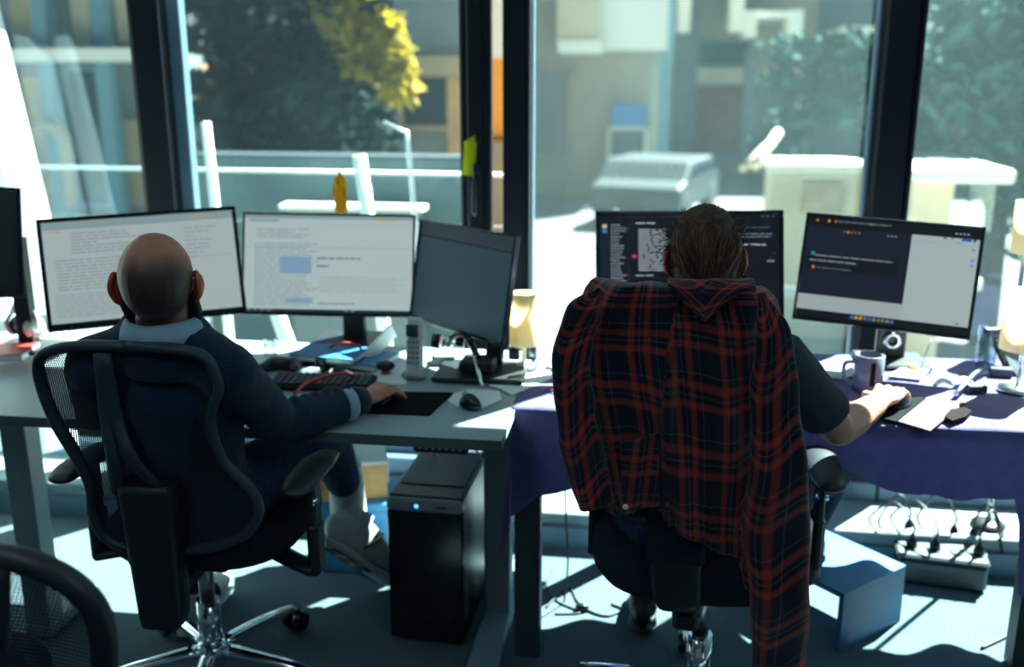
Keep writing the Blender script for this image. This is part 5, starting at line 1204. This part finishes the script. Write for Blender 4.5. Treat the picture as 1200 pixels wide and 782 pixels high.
b.tube([(-1.06, 1.985, .96), (-1.053, 1.966, 1.034)], [(.14, .095), (.095, .087)], side=(1, 0, 0), seg=28, n=3)
arm_tubes(b, shR + Vector((-.01, 0, -.006)), elR, wrR, (.068, .058, .052, .050, .037)); arm_tubes(b, shL + Vector((.01, 0, -.006)), elL, wrL, (.068, .058, .052, .050, .037))
for k in range(7):   # gathered folds along the forearm and elbow
    f = .04 + k * .13; c_ = elR.lerp(wrR, f); d_ = (wrR - elR).normalized(); r_ = .0535 - f * .012
    b.tube([c_ + Vector((-.7, .6, 0)) * r_ * .8 + Vector((0, 0, r_ * .4)), c_ + Vector((0, 0, r_ * .98)) + d_ * .012, c_ + Vector((.7, -.6, 0)) * r_ * .9 + d_ * .02 + Vector((0, 0, -.01))], [.005, .009, .005], seg=8, capround=True)
sw = b.build('sweater', 'sweater', man, remesh=.006, smoothit=4)
dt = bpy.data.textures.new('cloth_folds', 'CLOUDS'); dt.noise_scale = .09
dm = sw.modifiers.new('folds', 'DISPLACE'); dm.texture = dt; dm.strength = .014; dm.mid_level = .5; dm.texture_coords = 'GLOBAL'
# shirt cuff turned out at the wrist, and collar
d_ = (wrR - elR).normalized()
MB().tube([wrR - d_ * .045, wrR - d_ * .035, wrR - d_ * .018], [(.0415, .0415), (.045, .045), (.0425, .0425)], seg=20, n=4).build('cuff', 'collar_blue', man)
MB().tube([wrR - d_ * .02, wrR + d_ * .022], [(.041, .040), (.035, .034)], seg=20, n=2).build('sleeve_end', 'sweater', man)
b = MB(); seg = 40; rg = []
for z_, r1_, r2_ in ((1.020, .098, .090), (1.040, .090, .083), (1.058, .080, .075), (1.063, .074, .070), (1.056, .069, .067), (1.02, .067, .066)):
    rg.append([b.bm.verts.new((-1.052 + r1_ * math.cos(q), 1.966 + r2_ * math.sin(q), z_ + .006 * abs(math.cos(q)) - .022 * max(0, math.sin(q)))) for q in [2 * math.pi * j / seg for j in range(seg)]])
for a_, c_ in zip(rg, rg[1:]):
    for j in range(seg): b.face([a_[j], a_[(j + 1) % seg], c_[(j + 1) % seg], c_[j]], 0, True)
b.build('collar', 'collar_blue', man, solid=.003)
b = MB(); torso(b, [(-1.10, 2.08, .54), (-1.10, 2.12, .56), (-1.10, 2.09, .64)], [(.15, .11), (.172, .128), (.16, .12)])
leg_tubes(b, hipR, kneeR, ankR, k=1.22, flat_end=True); leg_tubes(b, hipL, kneL, ankL, k=1.22, flat_end=True)
b.build('trousers', 'jeans', man, remesh=.007, smoothit=4)
sR = shoe('sneaker', man, (-.915, 2.565, .235), (-.745, 2.715, .015), (.1, .6, 1), 'shoe_white', K=1.2); sR['label'] = 'white sneaker with black tread pads, heel lifted into the sun'
MB().tube([ankR + Vector((0, -.01, .10)), ankR + Vector((.0, .0, .0)), (-.880, 2.675, .22)], [(.050, .050), (.054, .054), (.056, .056)], seg=20).build('sock', 'shoe_white', man, world=True)
shoe('sneaker', man, (-1.285, 2.38, .02), (-1.30, 2.66, .02), (0, 0, 1), 'shoe_white')

# ---- the woman
HW = Vector((.126, 2.215, 1.178))
wsR, weR, wwR, wkR = Vector((.285, 2.16, .985)), Vector((.452, 2.235, .785)), Vector((.590, 2.445, .790)), Vector((.628, 2.515, .792))
wsL, weL, wwL, wkL = Vector((-.06, 2.16, .985)), Vector((-.15, 2.26, .79)), Vector((.0, 2.45, .785)), Vector((.04, 2.52, .785))
whR, wnR, waR = Vector((.20, 2.22, .565)), Vector((.50, 2.59, .545)), Vector((.465, 2.66, .31))
whL, wnL, waL = Vector((.03, 2.22, .565)), Vector((-.03, 2.62, .57)), Vector((.02, 2.62, .14))
wt = [(.115, 2.22, .55), (.115, 2.20, .66), (.115, 2.185, .78), (.115, 2.18, .90), (.115, 2.185, .985)]
b = MB(); g = head(b, HW, yaw=R(0), pitch=R(-6), w_=.073, d_=.092, h_=.11)
torso(b, wt, [(.145, .105), (.115, .088), (.122, .09), (.15, .095), (.115, .06)])
b.tube([(.115, 2.18, .96), (.114, 2.185, 1.04), (.112, 2.20, 1.12)], [(.06, .055), (.050, .050), (.050, .052)], seg=20, side=(1, 0, 0))
arm_tubes(b, wsR, weR, wwR, (.046, .044, .040, .041, .025)); arm_tubes(b, wsL, weL, wwL, (.046, .040, .036, .037, .023)); hand(b, wwR, wkR, (-1, .5, 0), curl=.45, spread=1.5); hand(b, wwL, wkL, (1, -.8, 0), curl=.4)
leg_tubes(b, whR, wnR, waR, k=.95); leg_tubes(b, whL, wnL, waL, k=.95)
wom = b.build('person', 'skin_woman', None, remesh=.0045, smoothit=2)
tag(wom, 'seated woman with tied back brown hair in a dark tee, seen from behind', 'person')
for s_ in (-1, 1): ear(g, s_, .073).build('ear', 'ear_skin', wom, world=True)
for s_ in (-1, 1): MB().ell(g(s_ * .030, .072, .012), (.012, .010, .010), seg=12).build('eye', 'eye_white', wom, world=True)
# hair: swept back cap, bun at the nape, loose strands
b = MB(); b.ell(g(0, -.014, .028), (.079, .100, .098), seg=32); b.ell(g(0, -.050, -.015), (.068, .068, .080), seg=24); b.ell(g(0, -.085, -.052), (.034, .034, .042), seg=16)
hr = b.build('hair', 'hair_brown', wom, remesh=.004, smoothit=3)
ht_ = bpy.data.textures.new('hair_locks', 'WOOD'); ht_.wood_type = 'BANDNOISE'; ht_.noise_scale = .02; ht_.turbulence = 6
hm = hr.modifiers.new('locks', 'DISPLACE'); hm.texture = ht_; hm.strength = .005; hm.texture_coords = 'GLOBAL'
b = MB(); b2 = MB(); rh = random.Random(5); bun = g(0, -.088, -.045)
for k in range(260):
    th = rh.uniform(0, 2 * math.pi); ph_ = rh.uniform(R(5), R(85))
    d0 = Vector((math.cos(th) * math.cos(ph_), math.sin(th) * math.cos(ph_), math.sin(ph_)))
    cc = g(0, -.014, .030); st0 = cc + Vector((d0.x * .080, d0.y * .102, d0.z * .099))
    mid = cc + (((st0 + bun) / 2) - cc).normalized() * .098
    if (mid - cc).length < .05: continue
    if abs((mid - cc).x) > .074: continue
    (b2 if k % 4 == 0 else b).tube([st0, mid, bun + Vector((rh.uniform(-.02, .02), -.03, rh.uniform(-.02, .02)))], [.0008, .0013, .0010], seg=4, n=8)
tag(b.build('hair_strands', 'hair_brown', wom, world=True), kind='stuff'); tag(b2.build('hair_strands', 'hair_light', wom, world=True), kind='stuff')
b = MB()
for k in range(170):
    s_ = rh.choice((-1, 1, 1)); d0 = Vector((s_ * rh.uniform(.5, 1), rh.uniform(-.5, .2), rh.uniform(-.55, .9))).normalized()
    cc = g(0, -.014, .020); a_ = cc + Vector((d0.x * .083, d0.y * .10, d0.z * .10)); e_ = a_ + d0 * rh.uniform(.008, .038) + Vector((rh.uniform(-.01, .01), 0, rh.uniform(-.03, .012)))
    b.tube([a_, (a_ + e_) / 2 + Vector((0, 0, rh.uniform(0, .012))), e_], [.0009, .0007, .0004], seg=4, n=5)
tag(b.build('loose_hair', 'hair_brown', wom, world=True), kind='stuff')
b = MB(); torso(b, wt, [(.165, .122), (.135, .105), (.142, .108), (.17, .112), (.115, .066)])
b.tube([wsL, Vector((.115, 2.18, 1.0)), wsR], [(.056, .056), (.075, .062), (.056, .056)], seg=18, capround=True)
for a_, e_ in ((wsR, weR), (wsL, weL)):
    d_ = (e_ - a_); b.tube([a_, a_ + d_ * .35, a_ + d_ * .80], [(.062, .062), (.062, .062), (.066, .062)], seg=20, n=8)
ts = b.build('tee_shirt', 'tee', wom, remesh=.006, smoothit=3)
dm = ts.modifiers.new('folds', 'DISPLACE'); dm.texture = dt; dm.strength = .012; dm.mid_level = .5; dm.texture_coords = 'GLOBAL'
b = MB(); torso(b, [(.115, 2.18, .53), (.115, 2.22, .55), (.115, 2.20, .63)], [(.145, .11), (.17, .126), (.15, .11)])
leg_tubes(b, whR, wnR, waR, k=1.18, flat_end=True); leg_tubes(b, whL, wnL, waL, k=1.18, flat_end=True)
b.build('trousers', 'jeans', wom, remesh=.007, smoothit=4)
shoe('shoe', wom, (.468, 2.59, .203), (.52, 2.81, .203), (0, 0, 1), 'shoe_black'); shoe('shoe', wom, (.02, 2.58, .02), (.03, 2.82, .02), (0, 0, 1), 'shoe_black')

# ------------------------------------------------------------------ plaid shirt over the chair back
def edge(pts, v):
    v = v * (len(pts) - 1); k = min(int(v), len(pts) - 2); f = v - k
    return pts[k][0] + (pts[k + 1][0] - pts[k][0]) * f, pts[k][1] + (pts[k + 1][1] - pts[k][1]) * f
sp0 = p1 + Vector((0, -.052, 0))
sh_ = thing('plaid_shirt', 'red and navy plaid flannel shirt hung over the back of the chair of the woman', 'shirt', WC + Vector((0, -.24, .5)))
PXM = 575.0
L_ = [(694, 333), (682, 350), (672, 375), (664, 410), (664, 450), (668, 490), (672, 530), (680, 565), (692, 592)]
Rr_ = [(900, 343), (916, 362), (924, 390), (927, 430), (929, 470), (930, 510), (931, 550), (930, 590), (928, 625)]
hemc = lambda u: (0 if u < .02 else (16 if u < .22 else (-18 if u < .36 else (22 if u < .60 else (40 if u < .8 else 20)))))
def smooth_hem(u): return sum(hemc(min(1, max(0, u + d))) for d in (-.06, -.03, 0, .03, .06)) / 5
def shirt_fn(u, v):
    (xl, yl), (xr, yr) = edge(L_, v), edge(Rr_, v)
    x = xl + (xr - xl) * u; y = yl + (yr - yl) * u
    y += smooth_hem(u) * max(0, v - .6) / .4 - (8 * math.sin(u * math.pi) * (1 - v)) * (1 if v < .5 else 0) * (1 - v)
    p = atp(x, y, sp0, n1)
    roll = .05 * max(0, 1 - v / .06) ** 1.5
    side = .085 * (abs(u - .5) * 2) ** 4
    fold = .010 * math.sin(u * 21 + 2.2 * math.sin(v * 3.2)) * (.3 + v) + .006 * math.sin(u * 47 - v * 6) * v + .004 * math.sin(v * 17 + u * 9)
    crease = -.016 * math.exp(-((u - .52 + .14 * v) / .022) ** 2) * (1 if v > .2 else 0)
    # drawn folds falling from the shoulders towards the middle of the back
    drag = .009 * math.sin((u * 1.4 + v * .8) * 17) * max(0, 1 - v * 1.6)
    p.z -= roll * .28 + .0 * u
    return p + Vector((0, side + roll + fold + crease + drag, 0))
uvf = lambda u, v: (u * .47 + .012 * math.sin(v * 5 + u * 3) + .02 * v * (u - .5) + (.02 if u > .5 - .14 * v else 0), -v * .50 + .010 * math.sin(u * 8 + v * 4) - .05 * abs(u - .5) ** 2 * 2 + (.0 if u > .5 - .14 * v else .022))
MB().grid(shirt_fn, 110, 80, uvf=uvf).build('back_panel', 'plaid', sh_, world=True, solid=.0025, normals=False)
# collar folded down at the middle of the top edge
def col_fn(u, v):
    x = 782 + 104 * u; dip = 40 * max(0, 1 - abs(u - .42) / .40) ; y = 331 + (4 + 8 * u + dip) * v
    p = atp(x, y, sp0 + Vector((0, -.018, 0)), n1); return p + Vector((0, .03 * (1 - v) ** 3 + .004 * math.sin(u * 14), 0))
MB().grid(col_fn, 30, 10, uvf=lambda u, v: (.15 * u + .11 * v, .14 * v - .13 * u)).build('collar', 'plaid', sh_, world=True, solid=.003, normals=False)
def sleeve(name, px_path, widths, off, yflat=.30, seed=0):
    b = MB(); b.uv = b.bm.loops.layers.uv.new('UVMap'); P_ = catmull([Vector((x, y, 0)) for x, y in px_path], 46); Wd = lerps([(w_,) for w_ in widths], 46)
    seg = 30; rings = []
    for k, p in enumerate(P_):
        c_ = atp(p.x, p.y, sp0 + Vector((0, -off, 0)), n1); a_ = P_[max(0, k - 1)]; e_ = P_[min(46, k + 1)]; T_ = (e_ - a_).normalized(); S_ = Vector((T_.y, 0, T_.x)) * -1 if False else Vector((T_.y, 0, T_.x))
        hw = Wd[k][0] / 2 / PXM; ring = []
        for j in range(seg):
            q = 2 * math.pi * j / seg; rr_ = 1 + .10 * math.sin(5 * q + k * .12 + seed) + .05 * math.sin(9 * q - k * .3) + .05 * math.sin(k * .55 + 2 * q)
            ring.append(b.bm.verts.new(c_ + S_ * hw * math.cos(q) * (1 + .03 * math.sin(k * .8)) + Vector((0, 1, 0)) * hw * yflat * math.sin(q) * rr_ + Vector((0, .008 * math.sin(k * .5 + seed), 0))))
        rings.append(ring)
    for k in range(46):
        for j in range(seg):
            f = b.face([rings[k][j], rings[k][(j + 1) % seg], rings[k + 1][(j + 1) % seg], rings[k + 1][j]], 0, True)
            if f:
                for lp, (jj, kk) in zip(f.loops, ((j, k), (j + 1, k), (j + 1, k + 1), (j, k + 1))): lp[b.uv].uv = (jj / seg * .26 + kk * .0012 + seed * .03, -kk / 46 * len(px_path) * .085 + .02 * math.sin(jj * .4))
    b.face(rings[0]); b.face(rings[-1])
    return b.build(name, 'plaid', sh_, world=True)
sleeve('sleeve', [(704, 340), (684, 368), (670, 420), (674, 480), (686, 545), (700, 592)], [8, 40, 44, 46, 50, 44], .018, .42, 1)
sleeve('sleeve', [(892, 344), (906, 395), (908, 470), (912, 540), (910, 610), (912, 680), (914, 740), (912, 800), (908, 860)], [8, 40, 54, 62, 78, 72, 68, 66, 60], .040, .42, 2)
sleeve('front_panel', [(895, 560), (896, 610), (892, 660), (890, 694)], [40, 56, 50, 36], .020, .3, 3)
def placket(u, v):
    x = 728 + 44 * u; y = 520 + 84 * v - 12 * u; p = atp(x, y, sp0 + Vector((0, -.012, 0)), n1); return p + Vector((0, .006 * math.sin(u * 9 + v * 3), 0))
MB().grid(lambda u, v: placket(u * (1 - .0 * v), v), 14, 16, uvf=lambda u, v: (.08 * u + .02 * v, -.16 * v + .02 * u)).build('placket', 'plaid', sh_, world=True, solid=.003, normals=False)
a_ = atp(733, 594, sp0 + Vector((0, -.018, 0)), n1)
MB().lathe(a_, [(.002, 0), (.0055, 0), (.0065, .001), (.0065, .002), (.0, .0022)], seg=14, m='shade_cream', rot=(R(90), 0, 0)).build('button', None, sh_, world=True)
